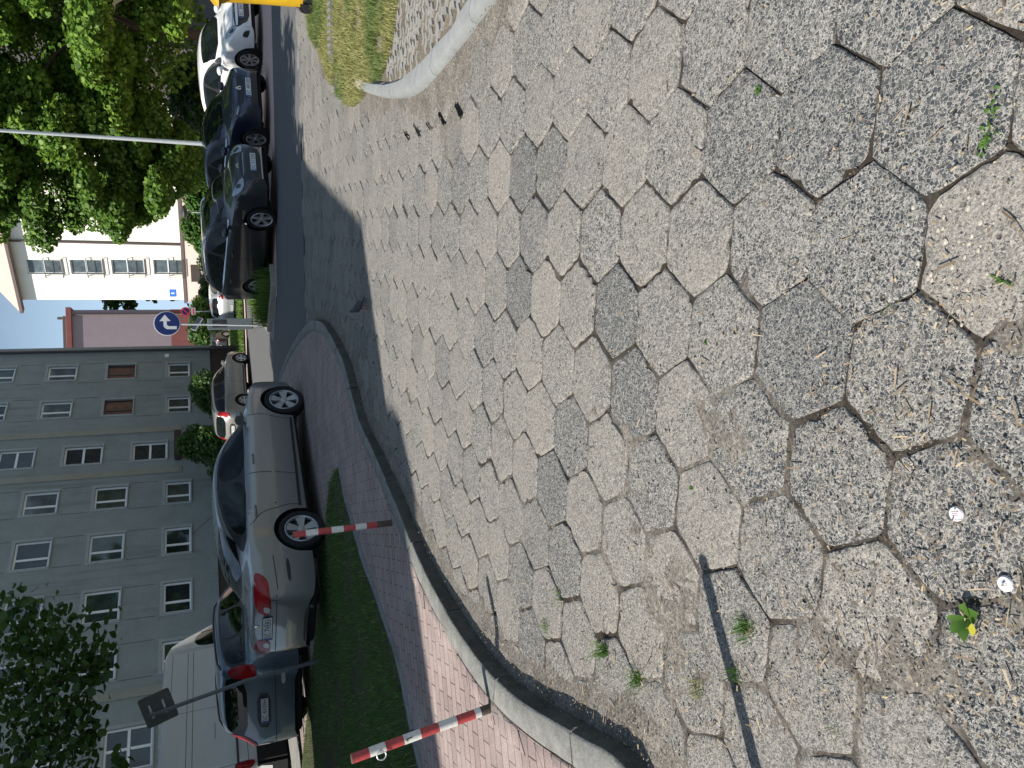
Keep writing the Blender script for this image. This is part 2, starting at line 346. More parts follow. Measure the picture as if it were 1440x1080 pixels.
# ------------------------------------------------------------------ kerbs and outlines traced on the ground
KZ = .12
far_side = [g(386, 560, KZ), g(392, 530, KZ), g(403, 500, KZ), g(417, 473, KZ), g(431, 456, KZ)]
kerb_px = [(440, 450), (452, 454), (463, 469), (473, 489), (483, 512), (490, 563-22), (503, 590), (520, 627), (538, 668), (560, 718), (568, 740), (591, 795), (623, 855), (662, 915), (697, 957), (720, 978), (751, 1000), (790, 1022), (834, 1048), (880, 1073)]
kerb_raw = far_side + [g(x, y, KZ) for x, y in kerb_px] + [(-1.60, 2.35), (-1.63, 1.7), (-1.66, 1.0), (-1.70, .2)]
KERB = smoothpl(kerb_raw, .06)
for _ in range(6): KERB[1:-1] = KERB[1:-1]*.5+(KERB[:-2]+KERB[2:])*.25
KIN = offsetpl(KERB, -.155)                                # inner edge of the kerb top (right-hand side seen walking towards the camera)
# right-hand corner
RK_out = smoothpl(gl([(500, 122), (515, 131), (540, 137), (565, 136), (580, 131), (602, 112), (622, 87), (642, 61), (667, 27), (690, -6), (712, -40)], .05)+[(2.22, 3.02), (2.55, 2.72), (3.1, 2.5), (4.2, 2.36), (6, 2.3), (8.9, 2.28)], .05)
for _ in range(3): RK_out[1:-1] = RK_out[1:-1]*.5+(RK_out[:-2]+RK_out[2:])*.25
RK_in = smoothpl(gl([(500, 108), (515, 113), (539, 114), (560, 107), (585, 87), (610, 57), (635, 30), (652, 0), (668, -34)], .08)+[(2.44, 3.24), (2.70, 2.97), (3.2, 2.74), (4.25, 2.60), (6, 2.54), (8.9, 2.52)], .05)
# ------------------------------------------------------------------ terrain, streets
def bigsheet(name, z, mat, r=900, holes=None):
    return sheet(name, [(-r, -r), (r, -r), (r, r), (-r, r)], z, mat)
bigsheet('ground', -.10, M['terrain'])
hexfar = [(-3.2, .05), (10.5, .05), (10.5, 12.6), (6.0, 12.9), (3.7, 13.2), (1.2, 13.4), (-3.2, 14.0)]
# road bed: soil that fills the joints and drifts over the slabs
ny = 330; yy = np.exp(np.linspace(math.log(.35), math.log(13.6), ny)); xx = np.linspace(-3.0, 10.0, 460)
X, Y = np.meshgrid(xx, yy)
KP = [tuple(p) for p in KERB]; RP = [tuple(p) for p in RK_out]
def kerbdirt(X, Y):
    d = distpl(KP, X, Y); d2 = distpl(RP, X, Y)
    z = .036*np.exp(-(d/.15)**2)+.016*np.exp(-(d2/.2)**2)
    z += .0078*np.exp(-(((X+.62)/.75)**2+((Y-1.35)/.95)**2)) + .006*np.exp(-(((X+1.0)/.5)**2+((Y-3.0)/1.3)**2)) + .009*np.exp(-(((X-2.0)/.45)**2+((Y-4.6)/.9)**2))
    z += .011*np.exp(-(((X-.02)/.14)**2+((Y-1.05)/.16)**2)) + .007*np.exp(-(((X+.22)/.2)**2+((Y-2.05)/.2)**2))
    return z
Z = -.0112+.020*(fbm(X, Y, 2.3, 3, 4)-.46)+.016*(fbm(X, Y, 16, 9, 4)-.47)+kerbdirt(X, Y)
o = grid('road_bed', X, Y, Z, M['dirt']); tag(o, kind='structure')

# ------------------------------------------------------------------ hexagonal concrete slabs
A0 = np.array([.640, 1.552]); th = R(78.2); S = .346
e1 = S*np.array([math.cos(th), math.sin(th)]); e2 = S*np.array([math.cos(th+R(120)), math.sin(th+R(120))])
special = [  # (pixel of the slab, darkness, dust, stone size)
 ((1157, 168), .85, .02, .6), ((1207, 348), .55, .15, .5), ((1055, 190), .75, .05, .45), ((1077, 350), .40, .35, .4), ((1120, 500), 1.0, .0, .25), ((1250, 520), .45, .3, .7),
 ((1345, 350), .10, .75, .5), ((1310, 150), .42, .42, 1.0), ((855, 430), .95, .0, .25), ((877, 553), .85, .05, .5), ((932, 456), .50, .45, .6), ((755, 415), .05, .85, .3), ((722, 408), .95, .0, .1),
 ((818, 529), .35, .5, .2), ((1010, 470), .35, .4, .25), ((1380, 60), .7, .1, .6), ((1250, 20), .6, .2, .8), ((1120, 60), .6, .2, .6), ((1000, 90), .45, .3, .5), ((925, 250), .3, .45, .3),
 ((940, 570), .3, .6, .5), ((885, 650), .5, .35, .5), ((1165, 660), .6, .28, .9), ((1325, 690), .5, .35, .8), ((1200, 860), .0, .62, .8), ((1330, 960), .65, .45, .6), ((770, 680), .9, .1, .1), ((662, 655), .5, .4, .2),
 ((620, 500), .6, .3, .2), ((830, 650), .25, .6, .6), ((925, 790), .1, .8, .5), ((1010, 620), .55, .3, .8), ((715, 240), .0, .95, .1), ((730, 215), .95, .0, .1), ((655, 245), .6, .2, .1), ((600, 590), .1, .8, .2), ((790, 800), .6, .25, .3), ((1420, 500), .6, .2, .5), ((1060, 830), .55, .45, .6), ((1100, 930), .6, .5, .6), ((950, 1000), .5, .45, .5), ((1175, 760), .5, .35, .7), ((1400, 950), .7, .4, .6), ((1270, 1050), .6, .5, .6), ((1040, 1000), .6, .5, .6), ((1400, 780), .5, .35, .7)]
SP = [(np.array(g(*p)), t, d, s) for p, t, d, s in special]
KPOLY = [tuple(p) for p in KERB]+[(-6, .2), (-6, 20), (0, 20)]
RPOLY = [tuple(p) for p in RK_out]+[(9, 7.3)]
hv = []; hf = []; hc = []
NSEG = 7
for i in range(-10, 44):
    for j in range(-34, 34):
        c = A0+i*e1+j*e2
        if not (-3 < c[0] < 9.5 and .2 < c[1] < 13.3): continue
        if c[1] > 13.25-.07*(c[0]-1): continue
        if inpoly(KPOLY, c[0:1], c[1:2])[0] and distpl(KP, c[0:1], c[1:2])[0] > .35: continue
        if inpoly(RPOLY, c[0:1], c[1:2])[0] and distpl(RP, c[0:1], c[1:2])[0] > .35: continue
        r = random.Random(i*971+j*31); cc = c+np.array([r.uniform(-.0045, .0045), r.uniform(-.0045, .0045)])
        tone = r.choice([.15, .2, .25, .3, .3, .35, .4, .5, .55, .8]); dust = r.uniform(.40, .80)*(1-.45*tone); size = r.uniform(0, .7)
        for q, t, d, s in SP:
            if np.hypot(*(q-c)) < .17: tone, dust, size = t, d, s
        lvl = r.uniform(-.003, .003); tx, ty = r.uniform(-.014, .014), r.uniform(-.014, .014)
        rot = th+R(r.uniform(-1.6, 1.6)); rad = .1974+r.uniform(-.003, .0018); wear = r.uniform(.3, 1.0)
        ring = []
        for k in range(6):
            a, b = rot-math.pi/2+k*math.pi/3, rot-math.pi/2+(k+1)*math.pi/3
            p, q = np.array([math.cos(a), math.sin(a)])*rad, np.array([math.cos(b), math.sin(b)])*rad
            for s_ in range(NSEG):
                t = s_/NSEG; v = p*(1-t)+q*t; k2 = 1-abs(r.gauss(0, .019))*wear-(.034*wear if s_ == 0 else 0)-(.11*r.random()*wear if r.random() < .12 else 0)
                ring.append(v*k2)
        n = len(ring); o0 = len(hv)
        for sc_, dz in ((1.0, -.05), (1.0, -.007), (.972, -.0012), (.90, 0.0), (.5, 0.0005)):
            for v in ring:
                w = v*sc_; wz = lvl+tx*w[0]/.2*.2+ty*w[1]+dz+(r.gauss(0, .0011) if dz > -.02 else 0)
                hv.append((cc[0]+w[0], cc[1]+w[1], wz))
        hv.append((cc[0], cc[1], lvl+.0005))
        for k in range(4):
            for s_ in range(n): hf.append((o0+k*n+s_, o0+k*n+(s_+1) % n, o0+k*n+n+(s_+1) % n, o0+k*n+n+s_))
        for s_ in range(n): hf.append((o0+4*n+s_, o0+4*n+(s_+1) % n, o0+5*n))
        hc += [(tone, dust, (i*.377+j*.619) % 1.0, size)]*(5*n+1)
me = bpy.data.meshes.new('road_paving'); me.from_pydata(hv, [], hf); me.materials.append(M['hex'])
ca = me.attributes.new('hx', 'FLOAT_COLOR', 'POINT'); ca.data.foreach_set('color', np.array(hc, np.float32).ravel())
me.polygons.foreach_set('use_smooth', [True]*len(hf)); me.set_sharp_from_angle(angle=R(40)); me.update()
road = bpy.data.objects.new('road_paving', me); COL.objects.link(road); tag(road, kind='structure')

# asphalt carriageway, parking strip, side street
sheet('asphalt_road', [(-1.5, 14.2), (1.0, 13.35), (3.7, 13.05), (6.0, 12.75), (11, 12.3), (26, 11), (26, 15.2), (9.2, 17.2), (5.6, 18.0), (2.2, 19.3), (1.5, 21.2), (2.3, 25.5), (4.2, 34.5), (7.0, 45), (7, 62), (-2, 62), (-.5, 40), (-3.0, 26), (-7.8, 18)], -.004, M['asphalt'])
sheet('far_ground', [(-30, 14.5), (30, 14.5), (60, 140), (-60, 140)], -.06, M['sidestreet'])
sheet('parking_strip', [(2.3, 19.15), (5.6, 17.95), (9.2, 17.15), (30, 14.4), (40, 24), (8, 30), (3.2, 26)], .0, M['strip'])
sheet('side_street', [(1.35, 20.6), (2.35, 19.2), (2.9, 22.0), (3.6, 26), (5.2, 33.5), (4.3, 34.6), (2.6, 27.5)], .004, M['sidestreet'])
# left sidewalk and lawn
outer = [tuple(p) for p in KIN]
walk = outer+[(-9, .2), (-9, 11.5), (-7.3, 16.0), (-3.5, 21), (-1.2, 19.5)]
sheet('sidewalk', walk, .112, M['brick'])
# kerb: separate stones in one run
def kerbrun(name, out, inn, z, base, stone, mat, rnd=.02, gap=.006, bev=.012, face=None):
    mb = MB(); out = np.array(out); inn = np.array(inn); d = np.r_[0, np.cumsum(np.linalg.norm(np.diff(out, axis=0), axis=1))]
    n = max(1, int(round(d[-1]/stone))); dd = np.linspace(0, d[-1], n+1); frac = d/d[-1]; fi = np.linspace(0, 1, len(inn))
    at = lambda s: (np.array([np.interp(s, d, out[:, k]) for k in (0, 1)]), np.array([np.interp(s/d[-1], fi, inn[:, k]) for k in (0, 1)]))
    for a, b in zip(dd[:-1], dd[1:]):
        m = max(2, int((b-a)/.08)); dz = random.uniform(-.004, .004); sh = random.uniform(-.004, .004); rows = []
        for s in np.linspace(a+gap, b-gap, m):
            o_, i_ = at(s); u = (i_-o_)/np.linalg.norm(i_-o_); W = np.linalg.norm(i_-o_); o_ = o_+u*sh
            prof = [(-.012, base), (-.006, z-bev*2.2), (bev*.35, z-bev*.6), (bev*1.5, z), (W-bev, z), (W, z-bev), (W, base)]
            rows.append([(*(o_+u*p), h+dz+random.gauss(0, .0012)) for p, h in prof])
        k = len(prof); vs = [p for r_ in rows for p in r_]; fs = []
        for i in range(m-1):
            for j in range(k-1): fs.append((i*k+j, i*k+j+1, i*k+k+j+1, i*k+k+j))
        fs += [tuple(range(k))[::-1], tuple(range((m-1)*k, m*k))]
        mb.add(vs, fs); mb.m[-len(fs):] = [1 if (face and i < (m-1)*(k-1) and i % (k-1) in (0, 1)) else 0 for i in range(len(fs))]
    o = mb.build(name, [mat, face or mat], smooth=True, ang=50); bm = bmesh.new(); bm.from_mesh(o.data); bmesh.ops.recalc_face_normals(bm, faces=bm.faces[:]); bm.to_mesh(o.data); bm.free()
    o['kind'] = 'structure'; return o
kerbrun('kerb', KERB, KIN, .12, -.05, .98, M['kerb'], bev=.012, face=simple('shade-darkened kerb face', (.075, .072, .062), .95, mott=.35, scale=7, bumpy=.5, spec=.1, stain=.5))  # road-side face gets a darker colour that paints in its shade
# soldier course of red pavers behind the kerb
SCO, SCI = offsetpl(KERB, -.160), offsetpl(KERB, -.265); k0 = int(len(KERB)*.60)
kerbrun('paver_border', SCO[k0:], SCI[k0:], .118, .02, .205, M['brick'], gap=.003, bev=.004)
# lawn
edge = smoothpl(gl([(477, 653), (481, 675), (486, 700), (500, 746), (513, 790), (528, 830), (543, 875), (556, 911), (568, 960), (577, 1010), (590, 1065), (604, 1120), (625, 1200)], .12), .08)
back = gl([(473, 660), (464, 678), (458, 727), (452, 790), (446, 860), (440, 920), (432, 1000), (424, 1080), (420, 1180)], .12)
LAWN = [tuple(p) for p in edge]+[(-6.2, 6.0), (-9, 9), (-9, 15.5)]+[tuple(p) for p in back[::-1]]
sheet('lawn_soil', LAWN, .119, M['soil'])
kerbrun('lawn_edging', edge, offsetpl(edge, -.05), .136, .03, .95, M['edging'], gap=.004, bev=.005)
def scatter(poly, n):
    P = np.array(poly); lo, hi = P.min(0), P.max(0); out = np.zeros((0, 2))
    while len(out) < n:
        q = lo+(hi-lo)*rng.random((n, 2)); out = np.vstack([out, q[inpoly(poly, q[:, 0], q[:, 1])]])
    return out[:n]
M['grass'] = leafmat('lawn grass', [(.034, .085, .016), (.062, .15, .028), (.11, .21, .05)], .35)
M['drygrass'] = leafmat('dry grass', [(.13, .18, .045), (.30, .29, .10), (.50, .43, .22)], .3)
M['tallgrass'] = leafmat('tall grass', [(.06, .14, .02), (.12, .22, .04), (.22, .30, .08)], .4)
L0 = scatter(LAWN, 90000); dn = np.hypot(L0[:, 0], L0[:, 1]); keep = (rng.random(len(L0)) < np.clip(9.0/dn, 0, 1)**2) & (fbm(L0[:, 0], L0[:, 1], 1.6, 21)+.25*(rng.random(len(L0))-.5) > .36) & (L0[:, 0] > -7.5); L0 = L0[keep]
ed = distpl([tuple(p) for p in edge], L0[:, 0], L0[:, 1]); L0 = L0[(ed > .30*rng.random(len(L0)))]
o = npmesh('lawn_grass', blades(np.c_[L0, np.full(len(L0), .118)], .055, .006, .9), M['grass']); tag(o, kind='stuff')
L1 = L0[rng.random(len(L0)) < .07]+rng.normal(size=2)*.01; o = npmesh('dry_lawn_grass', blades(np.c_[L1, np.full(len(L1), .118)], .05, .006, 1.6), M['drygrass']); tag(o, kind='stuff')

# ------------------------------------------------------------------ right-hand corner: kerb, openwork paving, grass
kerbrun('corner_kerb', RK_out[8:], RK_in[8:], .075, -.05, .42, M['kerblight'], gap=.005, bev=.035)
kerbrun('corner_kerb_end', RK_out[:8], RK_in[:8], .075, -.05, .22, M['kerbold'], gap=.006, bev=.02)
openp = gl([(541, 112), (560, 107), (585, 87), (610, 57), (635, 30), (652, 0), (668, -34), (690, -84), (590, -160), (556, -20), (549, 60)], .05)
sheet('verge_soil', [tuple(p) for p in RK_in[5:]]+[(9, 10.2), (5.2, 10.9), (4.0, 10.0)]+gl([(470, 110), (490, 125)]), .035, dirtmat('verge soil', (.07, .055, .04), (.17, .145, .11), (.30, .265, .215), 40))
mb = MB(); ca_, sa_ = math.cos(R(-14)), math.sin(R(-14)); ox, oy = openp[0]
for a in range(-14, 40):
    for b in range(-34, 30):
        u, v = a*.155+(.0775 if b % 2 else 0), b*.085; x, y = ox+ca_*u-sa_*v, oy+sa_*u+ca_*v
        if not inpoly(openp, [x], [y])[0] or random.random() < .05: continue
        sgn = 1 if (b % 2) else -1; h = .045+random.uniform(-.010, .005)
        pl = [(-.070, -.012*sgn-.020), (-.024, .018*sgn-.020), (.024, -.018*sgn-.020), (.070, .012*sgn-.020), (.070, .012*sgn+.022), (.024, -.018*sgn+.022), (-.024, .018*sgn+.022), (-.070, -.012*sgn+.022)]
        mb.prism([(x+ca_*p-sa_*q, y+sa_*p+ca_*q) for p, q in pl], .0, h)
tag(mb.build('openwork_paving', simple('worn paver concrete', (.25, .245, .23), .9, mott=.25, scale=12, bumpy=.4, spec=.2, stain=.4)), kind='structure')
VERGE = gl([(433, -4), (432, 20), (436, 50), (452, 80), (462, 108), (474, 132), (486, 146), (497, 150), (506, 140), (520, 118), (534, 112), (548, 80), (556, 40), (560, -10), (575, -80), (500, -160), (440, -80)], .05)
M['verge'] = leafmat('verge grass', [(.07, .12, .03), (.13, .19, .05), (.26, .27, .11)], .3)
G0 = scatter(VERGE, 52000); nn = fbm(G0[:, 0], G0[:, 1], 2.2, 5); G0 = G0[(nn > .30)]
dp = fbm(G0[:, 0], G0[:, 1], 1.1, 33); edv = distpl(VERGE+[VERGE[0]], G0[:, 0], G0[:, 1])
px = np.array([abs(math.hypot(x-3.3, (y-7.6))) for x, y in G0]); dry = (dp+.22*np.exp(-(px/.9)**2)+.12*(rng.random(len(dp))-.5)) > .44
o = npmesh('verge_grass', blades(np.c_[G0[~dry], np.full((~dry).sum(), .03)], .065, .006, 1.0), M['verge']); tag(o, kind='stuff')
o = npmesh('dry_verge_grass', blades(np.c_[G0[dry], np.full(dry.sum(), .03)], .060, .006, 1.2), M['drygrass']); tag(o, kind='stuff')
# far verges
FV = gl([(380, 408), (384, 440), (388, 470), (375, 462), (360, 462), (345, 458), (342, 430), (345, 395), (360, 400)], .05)
FV = [(2.55, 19.35), (2.25, 20.2), (1.75, 21.3), (2.5, 23.5), (3.6, 27.5), (5.0, 32), (6.4, 33), (5.6, 27), (4.3, 22.5), (3.1, 19.6)]
sheet('far_verge_soil', FV, .05, M['soil']); q = scatter(FV, 9000); o = npmesh('far_verge_grass', blades(np.c_[q, np.full(len(q), .05)], .38, .022, .7), M['tallgrass']); tag(o, kind='stuff')
kerbrun('far_verge_kerb', smoothpl([(3.15, 19.45), (2.6, 19.2), (2.2, 20.1), (1.65, 21.3)], .2), offsetpl(smoothpl([(3.15, 19.45), (2.6, 19.2), (2.2, 20.1), (1.65, 21.3)], .2), -.12), .12, -.05, 1.0, M['kerbold'])
FL = [(.8, 37.5), (4.4, 37.6), (7.5, 47), (7.2, 62), (2.0, 62), (3.0, 46)]
sheet('far_lawn_soil', FL, .10, M['soil']); q = scatter(FL, 9000); o = npmesh('far_lawn_grass', blades(np.c_[q, np.full(len(q), .1)], .16, .05, .8), M['tallgrass']); tag(o, kind='stuff')
sheet('far_path', [(-1, 36.3), (4.5, 36.0), (8.2, 47), (8.2, 62), (7.4, 62), (7.5, 47), (4.3, 37.3), (-1, 37.4)], .05, M['strip'])
# ------------------------------------------------------------------ cars
M['tyre'] = simple('tyre rubber', (.018, .018, .018), .85, mott=.3, scale=30, spec=.25)
M['alloy'] = simple('alloy rim', (.52, .53, .54), .32, .75, mott=.1, scale=12)
M['alloydark'] = simple('grey alloy rim', (.34, .35, .36), .35, .7, mott=.1, scale=12)
M['steel'] = simple('black steel rim', (.03, .03, .03), .5, mott=.2, scale=12)
M['glass'] = glassy('car glass', (.007, .010, .010), .03, .30); M['trim'] = simple('black trim', (.016, .016, .017), .45, mott=.2, scale=20)
M['lamp'] = glassy('headlamp lens', (.30, .33, .36), .08, .8); M['lampdark'] = glassy('dark headlamp lens', (.03, .035, .04), .06, .8)
M['red'] = glassy('red lamp lens', (.26, .008, .010), .2, .4); M['clearlamp'] = glassy('clear lamp lens', (.42, .40, .38), .12, .6); M['amber'] = glassy('amber lens', (.5, .18, .02), .15)
M['chrome'] = simple('chrome', (.62, .63, .64), .14, 1.0, mott=.04)
M['platew'] = simple('plate white', (.68, .69, .68), .5, mott=.08, scale=30); M['ink'] = simple('plate ink', (.012, .012, .014), .6); M['eublue'] = simple('plate blue', (.02, .06, .30), .5)
M['seam'] = simple('panel gap', (.01, .01, .01), .8)
def pchip(K, x):
    K = np.array(K, float); X, Y = K[:, 0], K[:, 1]; h = np.diff(X); dl = np.diff(Y)/h; m = np.zeros(len(X))
    for i in range(1, len(X)-1):
        if dl[i-1]*dl[i] > 0: m[i] = 2*dl[i-1]*dl[i]/(dl[i-1]+dl[i])
    m[0], m[-1] = dl[0], dl[-1]; x = np.clip(x, X[0], X[-1]); i = np.clip(np.searchsorted(X, x)-1, 0, len(h)-1); t = (x-X[i])/h[i]
    return (2*t**3-3*t**2+1)*Y[i]+(t**3-2*t**2+t)*h[i]*m[i]+(-2*t**3+3*t**2)*Y[i+1]+(t**3-t**2)*h[i]*m[i+1]
def chaikin(P, n=2):
    for _ in range(n):
        Q = []
        for i in range(len(P)):
            a, b = np.array(P[i]), np.array(P[(i+1) % len(P)]); Q += [tuple(a*.78+b*.22), tuple(a*.22+b*.78)]
        P = Q
    return P
class Car:
    def __init__(s, name, label, cat, loc, head, sp, pm, group=None):
        s.sp = sp; s.root = thing(name, label, cat, loc, head, group); s.pm = pm; s.shell()
    def shell(s):
        sp = s.sp; rw, ra = sp['rw'], sp['ra']; xs = sp['wheels']; x0, x1 = sp['top'][0][0], sp['top'][-1][0]
        st = list(np.arange(x0, x1, .045))+[x1, x0+.008, x0+.02, x1-.008, x1-.02]
        for c in xs: st += [c+ra*math.cos(a) for a in np.linspace(0, math.pi, 25)]+[c-ra-.001, c+ra+.001]
        st = sorted(set(np.round(st, 4))); st = np.array(st); top = pchip(sp['top'], st); sh = np.minimum(pchip(sp['sh'], st), top-.012); w = pchip(sp['plan'], st); lowk = pchip(sp['low'], st)
        wr = pchip(sp['wr'], st) if isinstance(sp['wr'], list) else np.full(len(st), sp['wr'])
        NS, NU = 11, 17; vs = []; rows = []
        for x, zt, zs, ww, zl, wrr in zip(st, top, sh, w, lowk, wr):
            for c in xs:
                if abs(x-c) < ra: zl = max(zl, rw+math.sqrt(max(0, ra*ra-(x-c)**2)))
            zl = min(zl, zs-.02); gq = min(1, max(0, (zt-zs-.05)/.28)); row = []
            for k in range(NS):
                t = k/(NS-1); z = zl+(zs-zl)*t; rel = (z-.2)/(zs-.2+1e-6); bl = .945+.055*math.sin(min(1, max(0, rel))**.8*math.pi*.62)/1.0
                if k == NS-1: bl -= .006
                row.append((ww*bl, z))
            ys = row[-1][0]
            for k in range(1, NU):
                q = k/(NU-1)
                hy = (ys-.012)*(1-q); hz = zs+.012*min(1, q*8)+(zt-zs-.012)*(1-(1-q)**2.2)*min(1, q*8)
                zz = zt-zs; side = .62
                if q < side:
                    u = q/side; gy = (ys-.028)+(wrr-(ys-.028))*(u+.10*math.sin(u*math.pi)*0)+.012*math.sin(u*math.pi); gz = zs+.014+(zz-.014)*(.90*u)
                else:
                    u = (q-side)/(1-side); a = u*math.pi/2; gy = wrr*(1-u)*1.0 if u > .34 else wrr*(1-u*(.55+1.32*u)); gz = zs+zz*(.90+.10*(1-(1-u)**2.6))
                if k == NU-1: gy = 0; gz = zt
                row.append((hy*(1-gq)+gy*gq, hz*(1-gq)+gz*gq))
            rows.append(row)
        n = NS+NU-1; m = MB(); vs = []
        for x, row in zip(st, rows):
            vs += [(x, y, z) for y, z in row]+[(x, -y, z) for y, z in row[:-1][::-1]]
        k = 2*n-1; fs = []
        for i in range(len(st)-1):
            for j in range(k-1): fs.append((i*k+j, i*k+k+j, i*k+k+j+1, i*k+j+1))
        fs += [tuple(range(k))[::-1][::-1], tuple(range((len(st)-1)*k, len(st)*k))[::-1]]
        m.add(vs, fs); o = m.build('body', s.pm, s.root, True, 42); s.body = o
        bm = bmesh.new(); bm.from_mesh(o.data); bmesh.ops.recalc_face_normals(bm, faces=bm.faces[:])
        bm.normal_update(); mid = max(bm.faces, key=lambda f: f.calc_center_median().z)
        if mid.normal.z < 0: bmesh.ops.reverse_faces(bm, faces=bm.faces[:])
        s.bvh = BVHTree.FromBMesh(bm); bm.to_mesh(o.data); bm.free()
        W = max(w); u = MB(); gz = sp.get('floor', .17)
        u.box(x0+.12, x1-.14, -W+.27, W-.27, gz, sp.get('fl_top', .52), bev=.03)
        for c in xs:
            for sg in (1, -1):
                prof = [(c+(ra-.002)*math.cos(a), rw+(ra-.002)*math.sin(a)) for a in np.linspace(-.5, math.pi+.5, 22)]
                vs = [(x, sg*(W-.30), z) for x, z in prof]+[(x, sg*(W*.93), z) for x, z in prof]; q = len(prof)
                u.add(vs, [(i, i+1, q+i+1, q+i) for i in range(q-1)]+[tuple(range(q))])
        for sg in (1, -1): u.box(xs[0]+ra*.98, xs[1]-ra*.98, sg*(W-.16)-.06, sg*(W-.16)+.06, gz-.005, gz+.07, bev=.015)
        u.build('underbody', M['black'], s.root)
    def cast(s, h, z, view):
        if view in ('L', 'R'):
            sg = 1 if view == 'L' else -1; o = Vector((h, 3*sg, z)); d = Vector((0, -sg, 0))
        elif view == 'T': o = Vector((h, z, 4)); d = Vector((0, 0, -1))
        else:
            az = R(view); h = -math.sin(az)*(s.sp['top'][-1][0] if math.cos(az) > 0 else s.sp['top'][0][0])+math.cos(az)*h; o = Vector((math.cos(az)*6-math.sin(az)*h, math.sin(az)*6+math.cos(az)*h, z)); d = Vector((-math.cos(az), -math.sin(az), 0))
        p, nn, i, t = s.bvh.ray_cast(o, d); s.nrm = nn
        return p, d
    def patch(s, name, poly, view, eps, mat, parent=None, rnd=2, skirt=.012, label=None, res=.04):
        P = chaikin(poly, rnd) if rnd else list(poly); Q = []
        for i in range(len(P)):
            a, b = np.array(P[i]), np.array(P[(i+1) % len(P)]); n = max(1, int(np.linalg.norm(b-a)/res)); Q += [tuple(a+(b-a)*k/n) for k in range(n)]
        c = np.mean(Q, axis=0); n = len(Q); rad = max(np.hypot(*(np.array(q)-c)) for q in Q); nr = max(2, int(rad/res)); m = MB(); vs = []
        def pt(q, e):
            q = np.array(q)
            for _ in range(25):
                p, d = s.cast(q[0], q[1], view)
                if p is not None:
                    nn = s.nrm if s.nrm.dot(d) < 0 else -s.nrm
                    return p+nn*e
                q = q+(c-q)*.08
            return Vector((0, 0, .5))
        for q in Q: vs.append(pt(q, eps-skirt))
        for r_ in range(nr):
            t = r_/nr
            for q in Q: vs.append(pt(np.array(q)*(1-t)+c*t, eps))
        vs.append(pt(c, eps)); fs = []
        for r_ in range(nr):
            for i in range(n): fs.append((r_*n+i, r_*n+(i+1) % n, r_*n+n+(i+1) % n, r_*n+n+i))
        for i in range(n): fs.append((nr*n+i, nr*n+(i+1) % n, (nr+1)*n))
        m.add(vs, fs); o = m.build(name, mat, parent or s.root, True, 50)
        bm = bmesh.new(); bm.from_mesh(o.data); bmesh.ops.recalc_face_normals(bm, faces=bm.faces[:]); bm.normal_update()
        _, d = s.cast(c[0], c[1], view); d = d if d else Vector((0, 0, -1))
        if sum((f.normal.dot(d)*f.calc_area() for f in bm.faces)) > 0: bmesh.ops.reverse_faces(bm, faces=bm.faces[:])
        bm.to_mesh(o.data); bm.free()
        if label: o['label'] = label
        return o
    def both(s, name, poly, eps, mat, parent=None, **k):
        return [s.patch(name, poly, v, eps, mat, parent, **k) for v in ('L', 'R')]
    def mir(s, name, poly, view, eps, mat, **k):
        return [s.patch(name, poly, view, eps, mat, **k), s.patch(name, [(-a, b) for a, b in poly], -view, eps, mat, **k)]
    def strip(s, path, view, width=.011, eps=.0015, mb=None, mat=None, name=None, out=None):
        m = mb or MB(); P = smoothpl(path, .05); T = np.gradient(P, axis=0); T /= np.linalg.norm(T, axis=1)[:, None]+1e-9; Nn = np.stack([-T[:, 1], T[:, 0]], 1)
        rows = []
        for p, nn in zip(P, Nn):
            a, d = s.cast(*(p+nn*width/2), view); b, d2 = s.cast(*(p-nn*width/2), view)
            if a is None or b is None: continue
            rows.append((a-d*eps, b-d*eps) if not out else (a-d*-.004, a-d*out, b-d*out, b-d*-.004))
        if len(rows) < 2: return m
        k = len(rows[0]); vs = [q for r_ in rows for q in r_]; fs = []
        for i in range(len(rows)-1):
            for j in range(k-1): fs.append((i*k+j, i*k+j+1, i*k+k+j+1, i*k+k+j) if view != 'L' else (i*k+j, i*k+k+j, i*k+k+j+1, i*k+j+1))
        m.add(vs, fs)
        if name: return m.build(name, mat, s.root, bool(out), 40)
        return m
    def seams(s, sides, others=()):
        for p, v in [(p, v) for p in sides for v in ('L', 'R')]+list(others):
            m = s.strip(p, v)
            if m.v: m.build('panel_gap', M['seam'], s.root)
    def handles(s, pts, mat=None):
        for (x, z) in pts:
            for v in ('L', 'R'):
                p, d = s.cast(x, z, v)
                if p is None: continue
                m = MB(); y = p.y-d.y*.012; m.box(x-.09, x+.09, y-.016, y+.016, z-.016, z+.016, bev=.012); m.build('door_handle', mat or s.pm, s.root, True, 60)
    def mirrors(s, x, z, mat=None):
        for v in (1, -1):
            p, d = s.cast(x, z-.04, 'L' if v > 0 else 'R'); y = (p.y if p else v*.8); m = MB()
            prof = [(.002, .09), (.06, .075), (.095, .03), (.10, -.02), (.09, -.05), (.002, -.052)]
            m.lathe(prof, 20, 0, Matrix.Translation((x, y+v*.12, z+.03)) @ Matrix.Rotation(R(90), 4, 'Y') @ Matrix.Scale(.72, 4, (1, 0, 0)) @ Matrix.Scale(1.15, 4, (0, 1, 0)))
            m.tube([(x, y-v*.02, z-.05), (x, y+v*.08, z-.01)], .025, 8)
            o = m.build('wing_mirror', mat or s.pm, s.root, True, 60)
